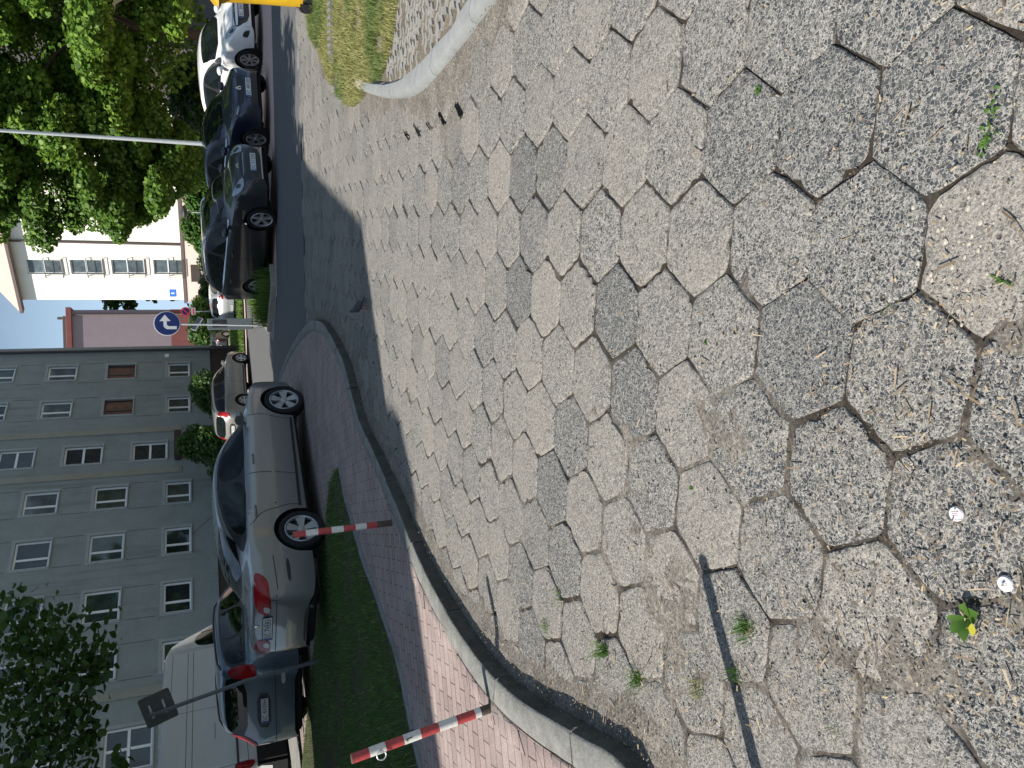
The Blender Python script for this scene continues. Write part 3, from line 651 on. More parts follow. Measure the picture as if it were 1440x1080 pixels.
    def wheels(s, spokes=5, mat=None, double=False, rimr=.205, y=None, sw=.04):
        W = max(k[1] for k in s.sp['plan']); r = s.sp['rw']; mat = mat or M['alloy']; yy = y or W-.115
        for c in s.sp['wheels']:
            for sg in (1, -1):
                T = Matrix.Translation((c, sg*yy, r)) @ Matrix.Scale(sg, 4, (0, 1, 0)); m = MB(); q = rimr+.02
                m.lathe([(q-.02, -.09), (q, -.10), (r-.03, -.105), (r-.006, -.085), (r, -.05), (r, .05), (r-.006, .085), (r-.03, .102), (q+.02, .100), (q-.005, .088), (q-.012, .06), (q-.03, .0), (.002, .0)], 40, 0, T, 'y')
                w = m.build('wheel', M['tyre'], s.root, True, 40)
                if sg < 0: w.data.flip_normals()
                k = MB(); k.lathe([(q-.012, .055), (q-.004, .089), (q-.016, .094), (q-.032, .086), (q-.04, .05)], 40, 0, T, 'y'); k.lathe([(.062, .03), (.06, .062), (.045, .078), (.02, .08), (.002, .08)], 20, 0, T, 'y')
                for i in range(spokes):
                    a0 = 2*math.pi*i/spokes
                    for da in ((-.16, .16) if double else (0,)):
                        a = a0+da; A = Matrix.Rotation(a, 4, 'Y'); b = sw*(.62 if double else 1)
                        v = [(.04, .03, -b*.62), (.04, .03, b*.62), (.04, .074, -b*.5), (.04, .074, b*.5), (q-.02, .03, -b*.9), (q-.02, .03, b*.9), (q-.02, .082, -b*.75), (q-.02, .082, b*.75)]
                        k.add(v, [(2, 3, 7, 6), (0, 2, 6, 4), (3, 1, 5, 7), (0, 4, 5, 1)], 0, T @ A)
                rm = k.build('rim', mat, w, True, 40)
                d = MB(); d.lathe([(q-.03, .012), (.002, .012)], 24, 0, T, 'y'); d.build('brake_disc', M['steel'], w)
    def plate(s, view, z, txt, w=.52, h=.114, y=0.0, lift=.012, tilt=0):
        p, d = s.cast(y, z, view); n = -d; T = Matrix.Translation(p+n*lift) @ Matrix.Rotation(math.atan2(n.y, n.x), 4, 'Z') @ Matrix.Rotation(R(tilt), 4, 'Y')
        m = MB(); m.box(-.012, 0, -w/2-.012, w/2+.012, -h/2-.01, h/2+.01, 0, T, bev=.003); pl = m.build('licence_plate', M['trim'], s.root)
        m = MB(); m.box(0, .003, -w/2, w/2, -h/2, h/2, 0, T); m.box(.0032, .0042, -w/2+.003, -w/2+.04, -h/2+.003, h/2-.003, 1, T); m.build('plate_face', [M['platew'], M['eublue']], pl)
        vs, fs = text_geo(txt); xs = [v[0] for v in vs]; ys = [v[1] for v in vs]; sx = (w-.075)/(max(xs)-min(xs)); sy = h*.70/(max(ys)-min(ys)); cx, cy = (max(xs)+min(xs))/2, (max(ys)+min(ys))/2
        m = MB(); m.add([(.0055, (v[0]-cx)*sx+.017, (v[1]-cy)*sy) for v in vs], fs, 0, T); m.build('plate_lettering', M['ink'], pl)
    def windows(s, trim, panes, eps=.004):
        if trim: s.both('window_surround', trim, eps-.002, M['trim'], rnd=1)
        for p in panes: s.both('side_window', p, eps+.002, M['glass'])
    def diamond(s, view, y, z, sz, lift=.01):
        p, d = s.cast(y, z, view); n = -d; T = Matrix.Translation(p+n*lift) @ Matrix.Rotation(math.atan2(n.y, n.x), 4, 'Z'); m = MB(); a, b, t = sz*.62, sz, .3
        o = [(0, b), (a, 0), (0, -b), (-a, 0)]
        vs = [(.006, q*1.0, r_*1.0) for q, r_ in o]+[(.006, q*t*1.3, r_*t*1.3) for q, r_ in o]+[(-.02, q*1.05, r_*1.05) for q, r_ in o]
        m.add(vs, [(i, (i+1) % 4, 4+(i+1) % 4, 4+i) for i in range(4)]+[(8+i, 8+(i+1) % 4, (i+1) % 4, i) for i in range(4)], 0, T); m.build('badge', M['chrome'], s.root)
    def oval(s, view, y, z, w, h, lift=.008):
        p, d = s.cast(y, z, view); n = -d; T = Matrix.Translation(p+n*lift) @ Matrix.Rotation(math.atan2(n.y, n.x), 4, 'Z'); m = MB()
        for k in range(20):
            a, b = 2*math.pi*k/20, 2*math.pi*(k+1)/20; m.add([(.004, math.cos(a)*w, math.sin(a)*h), (.004, math.cos(b)*w, math.sin(b)*h), (.004, math.cos(b)*w*.72, math.sin(b)*h*.72), (.004, math.cos(a)*w*.72, math.sin(a)*h*.72)], [(0, 1, 2, 3)], 0, T)
        m.add([(.004, -w*.35, -h*.6), (.004, -w*.15, -h*.6), (.004, w*.45, h*.6), (.004, w*.25, h*.6)], [(0, 1, 2, 3)], 0, T); m.build('badge', M['chrome'], s.root)

P_silver = paint('warm silver metallic paint', (.215, .212, .20), .5); P_blue_grey = paint('blue grey metallic paint', (.11, .145, .17), .5); P_white = paint('white car paint', (.78, .78, .77), 0, .3)
P_navy = paint('dark navy paint', (.012, .018, .045), .3); P_char = paint('charcoal paint', (.028, .030, .034), .45); P_far = paint('beige silver paint', (.27, .265, .25), .5); P_bright = paint('bright silver paint', (.50, .51, .52), .6); P_van = paint('dull white van paint', (.56, .56, .53), 0, .4); P_black = paint('black paint', (.012, .012, .013), .2)
def low(a, b, z=.21): return [(a, z+.10), (a+.06, z+.03), (a+.3, z), (b-.35, z), (b-.08, z+.01), (b, z+.06)]
ROWG = 'cars parked in the row across the street'
# --- silver saloon on the pavement
sp = dict(top=[(-2.33, .60), (-2.30, .80), (-2.24, .99), (-2.12, 1.055), (-1.80, 1.085), (-1.62, 1.11), (-1.25, 1.265), (-.92, 1.385), (-.5, 1.455), (-.05, 1.475), (.3, 1.44), (.62, 1.33), (.95, 1.16), (1.22, 1.02), (1.45, .955), (1.8, .875), (2.03, .77), (2.13, .66), (2.16, .52)],
  sh=[(-2.33, .57), (-2.27, .86), (-2.1, .99), (-1.5, 1.015), (-.6, .985), (.4, .945), (1.1, .905), (1.6, .845), (1.95, .74), (2.16, .46)],
  plan=[(-2.33, .50), (-2.29, .64), (-2.18, .76), (-1.9, .845), (-1.3, .885), (0, .89), (1.1, .885), (1.6, .85), (1.9, .755), (2.06, .64), (2.16, .44)], low=low(-2.33, 2.16), wr=[(-2, .50), (-1.2, .56), (0, .60), (.8, .58), (1.3, .6)], wheels=(-1.345, 1.345), rw=.315, ra=.37)
c = Car('parked_car', 'silver saloon parked on the pavement beside the lawn, red tail lights', 'car', (-1.63, 12.62, .112), R(48.5), sp, P_silver)
c.windows([(-1.52, 1.075), (-1.30, 1.035), (1.0, .975), (1.10, .99), (.62, 1.255), (.2, 1.375), (-.4, 1.40), (-.95, 1.315), (-1.30, 1.17)], [[(-1.32, 1.075), (-.98, 1.275), (-.40, 1.365), (-.32, 1.355), (-.32, 1.005), (-1.10, 1.025)], [(-.22, 1.0), (-.22, 1.36), (.18, 1.345), (.58, 1.22), (.86, 1.045), (.80, .975)]])
c.patch('windscreen', [(-.64, 1.03), (.64, 1.03), (.53, 1.36), (.25, 1.395), (-.25, 1.395), (-.53, 1.36)], 0, .005, M['glass'], rnd=1); c.patch('rear_window', [(-.62, 1.125), (.62, 1.125), (.52, 1.37), (.3, 1.40), (-.3, 1.40), (-.52, 1.37)], 180, .005, M['glass'], rnd=1)
for lb in c.mir('tail_lamp', [(.30, .78), (.34, .97), (.80, 1.0), (.86, .93), (.80, .80)], 165, .008, M['red']): pass
c.mir('reversing_lamp', [(.36, .80), (.36, .87), (.48, .88), (.48, .80)], 180, .014, M['clearlamp']); c.both('tail_lamp', [(-2.30, .80), (-2.30, .97), (-2.02, 1.0), (-1.97, .95), (-2.08, .82)], .007, M['red'])
c.mir('headlamp', [(.42, .66), (.44, .76), (.72, .80), (.76, .74), (.68, .66)], 20, .008, M['lamp']); c.patch('grille', [(-.34, .64), (.34, .64), (.3, .73), (-.3, .73)], 0, .006, M['trim']); c.patch('air_intake', [(-.55, .28), (.55, .28), (.5, .42), (-.5, .42)], 0, .006, M['trim'])
c.both('side_moulding', [(-.86, .60), (-.86, .645), (1.02, .615), (1.02, .565)], .018, c.pm, skirt=.022, rnd=1); c.both('sill_strip', [(-.92, .275), (-.92, .315), (.92, .275), (.92, .235)], .008, M['trim'], rnd=0); c.both('bumper_slot', [(-2.13, .52), (-2.13, .565), (-1.82, .575), (-1.82, .53)], .004, M['trim'], rnd=2)
c.seams([[(-.27, 1.0), (-.25, .80), (-.28, .45), (-.30, .28)], [(-1.28, 1.07), (-1.18, .95), (-1.02, .82), (-.95, .62), (-.90, .45), (-.90, .3)], [(.98, .95), (1.0, .7), (.92, .45), (.90, .28)], [(-1.75, .73), (-1.95, .72), (-2.25, .70)]], [([(-.72, .72), (.72, .72)], 180), ([(-.62, .72), (-.66, 1.0)], 180), ([(.62, .72), (.66, 1.0)], 180)])
c.handles([(-.98, .90), (.02, .875)]); c.mirrors(.86, 1.0); c.wheels(5, M['alloydark'], True, .215, sw=.075); c.plate(180, .83, 'SC 7VE83', lift=.02); c.diamond(180, 0, .945, .045, .004); c.patch('bumper_grille', [(-.45, .26), (.45, .26), (.4, .36), (-.4, .36)], 180, .004, M['trim'])
m = MB(); m.tube([(-2.36, -.45, .27), (-2.1, -.45, .27)], .03, 10); m.build('exhaust_pipe', M['chrome'], c.root, True)
# --- blue grey estate behind it
spw = dict(top=[(-2.20, .58), (-2.18, .80), (-2.12, 1.02), (-2.02, 1.22), (-1.88, 1.41), (-1.75, 1.495), (-1.2, 1.55), (-.4, 1.575), (.2, 1.55), (.6, 1.43), (1.0, 1.22), (1.35, 1.02), (1.6, .96), (1.9, .87), (2.1, .75), (2.2, .55)],
  sh=[(-2.20, .56), (-2.16, .92), (-1.9, 1.03), (-1, 1.02), (.4, .975), (1.2, .92), (1.7, .85), (2.0, .74), (2.2, .5)], plan=[(-2.20, .52), (-2.17, .68), (-2.08, .79), (-1.8, .86), (-1, .89), (1, .885), (1.6, .84), (1.95, .72), (2.1, .6), (2.2, .46)], low=low(-2.20, 2.2), wr=[(-2.2, .58), (-1.9, .60), (0, .64), (.8, .6), (1.3, .6)], wheels=(-1.33, 1.36), rw=.315, ra=.365)
def estate(name, label, loc, head, pm, plate, group=None, rim='alloy'):
    c = Car(name, label, 'car', loc, head, spw, pm, group)
    c.windows([(-1.98, 1.10), (-1.80, 1.06), (1.10, 1.0), (1.16, 1.02), (.70, 1.32), (.25, 1.46), (-.4, 1.485), (-1.3, 1.455), (-1.78, 1.36)], [[(-1.86, 1.10), (-1.70, 1.36), (-1.25, 1.425), (-1.14, 1.42), (-1.14, 1.075), (-1.70, 1.085)], [(-1.05, 1.07), (-1.05, 1.425), (-.40, 1.45), (-.22, 1.445), (-.22, 1.035)], [(-.12, 1.03), (-.12, 1.445), (.22, 1.43), (.62, 1.30), (.98, 1.07), (.92, 1.005)]])
    c.patch('windscreen', [(-.66, 1.05), (.66, 1.05), (.55, 1.45), (.25, 1.49), (-.25, 1.49), (-.55, 1.45)], 0, .005, M['glass'], rnd=1); c.patch('rear_window', [(-.60, 1.075), (.60, 1.075), (.55, 1.38), (.3, 1.42), (-.3, 1.42), (-.55, 1.38)], 180, .005, M['glass'], rnd=1)
    c.mir('tail_lamp', [(.74, .90), (.72, 1.10), (.80, 1.34), (.98, 1.36), (1.02, 1.12), (.98, .92)], 140, .010, M['red'])
    c.mir('headlamp', [(.42, .66), (.44, .78), (.74, .84), (.78, .76), (.68, .66)], 20, .008, M['lamp']); c.patch('grille', [(-.34, .62), (.34, .62), (.3, .72), (-.3, .72)], 0, .006, M['trim'])
    c.both('side_moulding', [(-.86, .56), (-.86, .62), (1.0, .60), (1.0, .54)], .012, M['trim'] if rim == 'steel' else c.pm, skirt=.018, rnd=1); c.both('sill_strip', [(-.92, .275), (-.92, .315), (.92, .275), (.92, .235)], .008, M['trim'], rnd=0)
    c.seams([[(-.17, 1.03), (-.15, .8), (-.18, .3)], [(-1.10, 1.07), (-1.08, .9), (-.98, .7), (-.92, .3)], [(1.02, .98), (1.04, .7), (.95, .3)]], [([(-.75, .62), (.75, .62)], 180), ([(-.70, .62), (-.68, .95)], 180), ([(.70, .62), (.68, .95)], 180)])
    c.handles([(-.92, .93), (.08, .905)]); c.mirrors(.95, 1.03); c.wheels(6, M[rim], False, .205, sw=.05); c.plate(180, .80, plate, w=.5, h=.114); c.patch('plate_recess', [(-.36, .70), (.36, .70), (.34, .92), (-.34, .92)], 180, .003, M['trim'], rnd=1)
    for sg in (1, -1):
        m = MB(); pts = []
        for x in np.linspace(-1.7, .35, 14):
            p, d = c.cast(x, sg*.585, 'T'); pts.append(p+Vector((0, 0, .035 if abs(x+.68) < 1.0 else .0)))
        m.tube(pts, .017, 8); m.build('roof_rail', M['trim'], c.root, True)
    return c
c = estate('parked_car', 'blue grey estate car parked beyond the silver saloon, rear hatch towards the lawn', (-4.62, 15.75, .10), R(71), P_blue_grey, 'SC 4V09H')
p, d = c.cast(-1.62, .86, 'R'); m = MB()
m.lathe([(.074, .002), (.074, .004), (.066, .004), (.066, .002)], 24, 0, Matrix.Translation((p.x, p.y, p.z)) @ Matrix.Rotation(R(180), 4, 'Z'), 'y'); m.build('fuel_flap', M['seam'], c.root)
c.patch('rear_fog_lamp', [(-.72, .46), (-.5, .46), (-.5, .52), (-.7, .53)], 180, .006, M['clearlamp'])
c = estate('parked_car', 'beige silver estate parked along the grey building by round bushes', (.07, 34.6, .03), R(48), P_far, 'SC 52U1', rim='alloy')
# --- row across the street
spd = dict(top=[(-2.12, .58), (-2.10, .85), (-2.05, 1.05), (-1.95, 1.24), (-1.80, 1.42), (-1.6, 1.53), (-1.0, 1.60), (-.3, 1.62), (.2, 1.58), (.6, 1.45), (1.0, 1.26), (1.35, 1.08), (1.6, 1.01), (1.9, .91), (2.1, .76), (2.2, .56)],
  sh=[(-2.12, .56), (-2.08, .98), (-1.9, 1.12), (-1.2, 1.12), (0, 1.04), (1.1, .965), (1.7, .90), (2.0, .76), (2.2, .5)], plan=[(-2.12, .55), (-2.08, .72), (-2.0, .81), (-1.7, .87), (-1, .90), (1, .90), (1.55, .87), (1.9, .77), (2.08, .64), (2.2, .46)], low=low(-2.12, 2.2, .22), wr=[(-2.1, .58), (-1.7, .60), (0, .64), (.8, .62), (1.3, .62)], wheels=(-1.30, 1.32), rw=.33, ra=.385)
c = Car('parked_car', 'charcoal family car parked nose to the street, nearest to the blue arrow sign', 'car', (4.12, 19.75, 0), R(-63), spd, P_char, ROWG)
c.windows([(-1.86, 1.22), (-1.6, 1.155), (1.12, 1.04), (1.2, 1.06), (.70, 1.36), (.2, 1.51), (-.4, 1.535), (-1.2, 1.49), (-1.66, 1.38)], [[(-1.72, 1.22), (-1.55, 1.37), (-1.15, 1.455), (-.30, 1.50), (-.2, 1.495), (-.2, 1.10), (-1.5, 1.175)], [(-.10, 1.09), (-.10, 1.495), (.2, 1.48), (.62, 1.34), (1.0, 1.10), (.94, 1.05)]])
c.both('window_chrome', [(-1.9, 1.185), (-1.9, 1.215), (1.16, 1.045), (1.14, 1.02)], .009, M['chrome'], rnd=0)
c.patch('windscreen', [(-.70, 1.12), (.70, 1.12), (.58, 1.48), (.25, 1.535), (-.25, 1.535), (-.58, 1.48)], 0, .005, M['glass'], rnd=1); c.patch('rear_window', [(-.60, 1.1), (.60, 1.1), (.54, 1.44), (-.54, 1.44)], 180, .005, M['glass'], rnd=1)
c.mir('headlamp', [(.40, .70), (.47, .80), (.74, .94), (.82, .93), (.80, .80), (.66, .70)], 24, .010, M['lamp']); c.mir('headlamp_bulb', [(.56, .755), (.56, .84), (.66, .86), (.67, .77)], 24, .016, M['lampdark'])
c.patch('bonnet_slot', [(-.33, .70), (.33, .70), (.31, .76), (-.31, .76)], 0, .006, M['trim'], rnd=1); c.patch('slot_chrome', [(-.34, .69), (.34, .69), (.34, .70), (-.34, .70)], 0, .012, M['chrome'], rnd=0)
c.patch('grille', [(-.50, .56), (-.36, .33), (.36, .33), (.50, .56), (.42, .64), (-.42, .64)], 0, .006, M['trim'], rnd=1); c.patch('bumper_lip', [(-.46, .30), (.46, .30), (.46, .325), (-.46, .325)], 0, .010, M['chrome'], rnd=0)
c.mir('fog_lamp', [(.52, .40), (.58, .54), (.74, .56), (.76, .44), (.66, .38)], 22, .006, M['trim']); c.mir('tail_lamp', [(.62, .95), (.62, 1.12), (.82, 1.15), (.84, .98)], 160, .008, M['red']); c.both('tail_lamp', [(-2.1, .98), (-2.06, 1.14), (-1.90, 1.12), (-1.96, 1.0)], .008, M['red'])
c.plate(0, .49, 'SC 51245', lift=.015); c.oval(0, 0, .80, .065, .045); c.seams([[(-.15, 1.1), (-.13, .8), (-.16, .3)], [(-1.3, 1.16), (-1.2, .95), (-1.0, .72), (-.92, .3)], [(1.05, 1.0), (1.06, .7), (.96, .3)]], [([(-.62, .95), (-.5, .80), (-.3, .775), (.3, .775), (.5, .80), (.62, .95)], 0)])
c.handles([(-1.0, .99), (.05, .95)]); c.mirrors(.92, 1.08); c.wheels(5, M['alloy'], False, .225, sw=.06)
for sg in (1, -1):
    m = MB(); pts = []
    for x in np.linspace(-1.6, .3, 14): p, d = c.cast(x, sg*.585, 'T'); pts.append(p+Vector((0, 0, .04 if abs(x+.65) < .9 else 0)))
    m.tube(pts, .018, 8); m.build('roof_rail', M['chrome'], c.root, True)
spb = dict(top=[(-2.0, .58), (-1.98, .82), (-1.92, 1.02), (-1.82, 1.2), (-1.65, 1.37), (-1.4, 1.455), (-.8, 1.515), (-.2, 1.53), (.2, 1.49), (.6, 1.36), (.95, 1.18), (1.28, 1.01), (1.5, .95), (1.8, .86), (1.98, .74), (2.08, .54)],
  sh=[(-2.0, .56), (-1.96, .94), (-1.7, 1.05), (-1, 1.03), (.3, .96), (1.1, .905), (1.55, .85), (1.9, .72), (2.08, .48)], plan=[(-2.0, .54), (-1.96, .70), (-1.88, .79), (-1.5, .86), (-1, .88), (1, .88), (1.45, .85), (1.78, .76), (1.96, .63), (2.08, .45)], low=low(-2.0, 2.08), wr=[(-2, .56), (-1.5, .59), (0, .62), (.8, .60), (1.3, .60)], wheels=(-1.29, 1.30), rw=.315, ra=.365)
def hatch(name, label, loc, head, sp, pm, group=None):
    c = Car(name, label, 'car', loc, head, sp, pm, group)
    c.windows([(-1.72, 1.14), (-1.5, 1.075), (1.05, .975), (1.12, .99), (.62, 1.28), (.2, 1.42), (-.3, 1.445), (-1.1, 1.40), (-1.5, 1.30)], [[(-1.55, 1.14), (-1.4, 1.28), (-1.0, 1.375), (-.30, 1.412), (-.2, 1.41), (-.2, 1.02), (-1.35, 1.085)], [(-.10, 1.015), (-.10, 1.405), (.2, 1.39), (.58, 1.25), (.93, 1.02), (.88, .98)]])
    c.patch('windscreen', [(-.66, 1.04), (.66, 1.04), (.55, 1.40), (.25, 1.45), (-.25, 1.45), (-.55, 1.40)], 0, .005, M['glass'], rnd=1); c.patch('rear_window', [(-.56, 1.05), (.56, 1.05), (.50, 1.34), (.25, 1.38), (-.25, 1.38), (-.50, 1.34)], 180, .005, M['glass'], rnd=1)
    c.seams([[(-.15, 1.02), (-.13, .8), (-.16, .3)], [(-1.2, 1.07), (-1.12, .9), (-.98, .7), (-.92, .3)], [(1.0, .95), (1.02, .7), (.94, .3)]], [([(-.60, .90), (-.5, .74), (-.3, .70), (.3, .70), (.5, .74), (.60, .90)], 0), ([(-.7, .60), (.7, .60)], 180)])
    c.handles([(-1.0, .93), (.02, .88)]); c.mirrors(.88, 1.0); c.mir('tail_lamp', [(.58, .82), (.56, 1.0), (.72, 1.02), (.80, .92), (.74, .82)], 160, .008, M['red']); return c
c = hatch('parked_car', 'dark navy hatchback with chrome diamond badge between the white and charcoal cars', (6.5, 20.75, 0), R(-72), spb, P_navy, ROWG)
c.mir('headlamp', [(.34, .665), (.38, .72), (.68, .86), (.76, .86), (.74, .72), (.6, .66)], 24, .010, M['lampdark']); c.mir('daytime_lamp', [(.50, .675), (.50, .705), (.72, .75), (.74, .72)], 24, .016, M['lamp']); c.patch('grille', [(-.44, .58), (.44, .58), (.36, .69), (-.36, .69)], 0, .006, M['trim'], rnd=1)
c.patch('air_intake', [(-.56, .27), (.56, .27), (.46, .43), (-.46, .43)], 0, .006, M['trim'], rnd=1); c.diamond(0, 0, .655, .095, .014); c.plate(0, .47, 'SC 4818E', lift=.014); c.mir('fog_lamp', [(.54, .34), (.56, .50), (.72, .52), (.72, .38)], 22, .006, M['trim']); c.both('window_chrome', [(-1.6, 1.07), (-1.6, 1.09), (1.1, .985), (1.08, .965)], .009, M['chrome'], rnd=0); c.wheels(5, M['alloy'], True, .215, sw=.05)
spq = dict(spb); spq['top'] = [(x, z+.03 if z > 1.3 else z) for x, z in spb['top']]
c = hatch('parked_car', 'white hatchback in full sun at the end of the row by the yellow bin', (9.0, 22.0, 0), R(-75), spq, P_white, ROWG)
c.mir('headlamp', [(.44, .62), (.50, .74), (.70, .88), (.80, .90), (.78, .78), (.62, .64)], 26, .010, M['lamp']); c.mir('headlamp_bulb', [(.56, .68), (.60, .76), (.70, .79), (.66, .70)], 26, .016, M['lampdark'])
c.patch('grille', [(-.50, .58), (-.30, .31), (.30, .31), (.50, .58), (.42, .68), (-.42, .68)], 0, .006, M['trim'], rnd=1); c.patch('grille_bar', [(-.46, .575), (.46, .575), (.43, .635), (-.43, .635)], 0, .016, P_white, rnd=1); c.mir('fog_lamp', [(.56, .30), (.60, .44), (.74, .50), (.76, .36)], 24, .006, M['trim']); c.oval(0, 0, .66, .06, .038, .016); c.plate(0, .50, 'SC 3H17', lift=.018); c.wheels(7, M['alloy'], False, .215, sw=.042)
c = hatch('parked_car', 'bright silver hatchback seen from behind in the sun beyond the tall grass', (5.55, 44.8, .02), R(60), spb, P_bright)
c.mir('tail_lamp', [(.56, .84), (.55, 1.02), (.74, 1.04), (.84, .92), (.76, .82)], 165, .009, M['red']); c.plate(180, .42, 'SC 90TK', lift=.012); c.patch('brake_lamp', [(-.16, 1.40), (.16, 1.40), (.16, 1.43), (-.16, 1.43)], 180, .008, M['red'], rnd=0); c.wheels(7, M['alloy'])
c = hatch('parked_car', 'black car far away beside the corner of the grey building', (5.0, 66, .1), R(52), spb, P_black)
c.wheels(7, M['alloy']); c.plate(180, .75, 'SC 18KN')
# --- tall van
spv = dict(top=[(-2.96, .70), (-2.95, 1.6), (-2.93, 2.6), (-2.86, 2.80), (-2.6, 2.90), (0, 2.95), (1.2, 2.93), (1.45, 2.86), (1.75, 2.55), (2.15, 2.05), (2.55, 1.52), (2.62, 1.45), (2.85, 1.28), (2.96, 1.0), (3.0, .7)], sh=[(-2.96, .68), (-2.92, 1.42), (0, 1.42), (1.8, 1.40), (2.4, 1.30), (2.8, 1.1), (3.0, .6)],
  plan=[(-2.96, .88), (-2.93, .97), (-2.8, 1.01), (0, 1.02), (1.8, 1.02), (2.4, .97), (2.75, .86), (2.92, .7), (3.0, .5)], low=[(-2.96, .95), (1.2, .95), (1.6, .5), (3.0, .45)], wr=[(-3, .92), (1.2, .92), (2.2, .86), (2.7, .8)], wheels=(-1.75, 2.05), rw=.35, ra=.42, floor=.28, fl_top=1.0)
c = Car('parked_van', 'tall dull white van parked behind the blue grey estate, close to the grey building', 'van', (-7.5, 19.75, 0), R(71), spv, P_van)
c.both('side_window', [(1.30, 1.50), (1.30, 2.10), (1.62, 2.22), (2.02, 1.95), (2.30, 1.52)], .006, M['glass']); c.both('window_bar', [(1.90, 1.5), (1.90, 2.04), (1.94, 2.02), (1.94, 1.5)], .010, M['trim'], rnd=0); c.patch('windscreen', [(-.85, 1.55), (.85, 1.55), (.78, 2.45), (-.78, 2.45)], 0, .006, M['glass'], rnd=1)
c.both('rub_rail', [(-2.85, 1.30), (-2.85, 1.345), (-1.05, 1.345), (-1.05, 1.30)], .02, M['trim'], skirt=.025, rnd=0); c.both('cladding_with_shade', [(-2.94, .42), (-2.94, .955), (-2.2, .955), (-2.2, .42)], .004, M['black'], rnd=0)
m = MB()
for sg in (1, -1): m.box(-2.9, -2.19, sg*1.0-.03, sg*1.0+.03, .36, .95); m.box(-1.31, 1.6, sg*.98-.03, sg*.98+.03, .36, .95)
m.box(-2.95, -2.9, -.95, .95, .36, .95); m.build('cladding_with_shade', M['black'], c.root)  # black panels paint lower cladding and the shadow under the body as one
c.seams([[(-1.05, 1.28), (-1.02, 1.9), (-1.0, 2.62), (-.9, 2.66), (1.05, 2.66), (1.15, 2.60), (1.18, 1.5), (1.18, 1.0)], [(-2.9, 2.2), (-1.0, 2.2), (1.1, 2.2)], [(-2.9, 2.32), (1.1, 2.32)], [(1.24, 1.0), (1.24, 2.62)], [(-2.85, 1.36), (-2.82, 2.1), (-2.7, 2.7)], [(-2.0, 1.75), (-1.5, 1.75)], [(-2.9, 1.12), (-1.1, 1.12)]])
c.mirrors(2.25, 1.6, M['trim']); c.both('tail_lamp', [(-2.95, 1.0), (-2.95, 1.40), (-2.84, 1.38), (-2.82, 1.0)], .008, M['red']); c.wheels(6, M['steel'], y=.88)
# ------------------------------------------------------------------ buildings
M['render_grey'] = streaky(simple('grey roughcast render', (.262, .295, .285), .92, mott=.10, scale=1.4, bumpy=.3, spec=.15, stain=.35))
M['render_band'] = simple('lighter render band', (.33, .36, .36), .9, mott=.08, scale=3, spec=.15, stain=.15)
M['render_strip'] = simple('ochre grey render strip', (.30, .295, .25), .9, mott=.1, scale=2, spec=.15, stain=.25)
M['plinth'] = simple('dark brown plinth', (.075, .055, .048), .9, mott=.2, scale=4, spec=.15, stain=.3)
M['cream'] = simple('cream render', (.90, .86, .77), .9, mott=.03, scale=1.5, spec=.15, stain=.05)
M['pinkwall'] = simple('pale pink render', (.70, .56, .50), .9, mott=.05, scale=2, spec=.15, stain=.1)
M['mauve'] = simple('mauve render', (.27, .225, .245), .9, mott=.06, scale=1.2, spec=.15, stain=.12)
M['darkred'] = simple('dark red render', (.22, .085, .08), .9, mott=.12, scale=1.5, spec=.15, stain=.2)
M['roof'] = simple('roof sheet', (.10, .085, .085), .7, mott=.2, scale=3)
M['tile'] = simple('pink roof tile', (.58, .40, .33), .85, mott=.15, scale=6)
M['gutter'] = simple('brown gutter', (.12, .09, .085), .6, mott=.15, scale=5)
M['pvc'] = simple('white window frame', (.78, .80, .80), .5, mott=.06, scale=10); M['wood'] = simple('dark brown window frame', (.05, .035, .03), .5, mott=.2, scale=10)
M['pane'] = glassy('window glass', (.02, .026, .028), .04, .6); M['panepale'] = glassy('curtained glass', (.085, .11, .12), .06, .6); M['panewarm'] = glassy('warm curtained glass', (.14, .075, .055), .06, .6); M['panegreen'] = glassy('dim green glass', (.035, .055, .045), .04, .6)
M['sill'] = simple('sill sheet', (.42, .46, .47), .5, .2, mott=.1); M['iron'] = simple('wrought iron', (.05, .05, .055), .6, mott=.2)
def wall(name, x0, x1, z0, z1, ops, depth, mat, parent, back=None, y=0.0):
    xs = sorted({x0, x1, *[v for o in ops for v in o[:2]]}); zs = sorted({z0, z1, *[v for o in ops for v in o[2:4]]}); m = MB()
    for a, b in zip(xs[:-1], xs[1:]):
        for c, d in zip(zs[:-1], zs[1:]):
            if any(o[0] <= (a+b)/2 <= o[1] and o[2] <= (c+d)/2 <= o[3] for o in ops): continue
            m.add([(a, y, c), (b, y, c), (b, y, d), (a, y, d)], [(0, 1, 2, 3)])
    for a, b, c, d in [o[:4] for o in ops]:
        m.add([(a, y, c), (a, y+depth, c), (a, y+depth, d), (a, y, d)], [(0, 1, 2, 3)]); m.add([(b, y, c), (b, y, d), (b, y+depth, d), (b, y+depth, c)], [(0, 1, 2, 3)])
        m.add([(a, y, d), (a, y+depth, d), (b, y+depth, d), (b, y, d)], [(0, 1, 2, 3)]); m.add([(a, y, c), (b, y, c), (b, y+depth, c), (a, y+depth, c)], [(0, 1, 2, 3)])
    if back:
        m.add([(x0, y, z0), (x0, y, z1), (x0, back, z1), (x0, back, z0)], [(0, 1, 2, 3)]); m.add([(x1, y, z0), (x1, back, z0), (x1, back, z1), (x1, y, z1)], [(0, 1, 2, 3)])
        m.add([(x0, back, z0), (x0, back, z1), (x1, back, z1), (x1, back, z0)], [(0, 1, 2, 3)]); m.add([(x0, y, z1), (x1, y, z1), (x1, back, z1), (x0, back, z1)], [(0, 1, 2, 3)])
    return m.build(name, mat, parent)
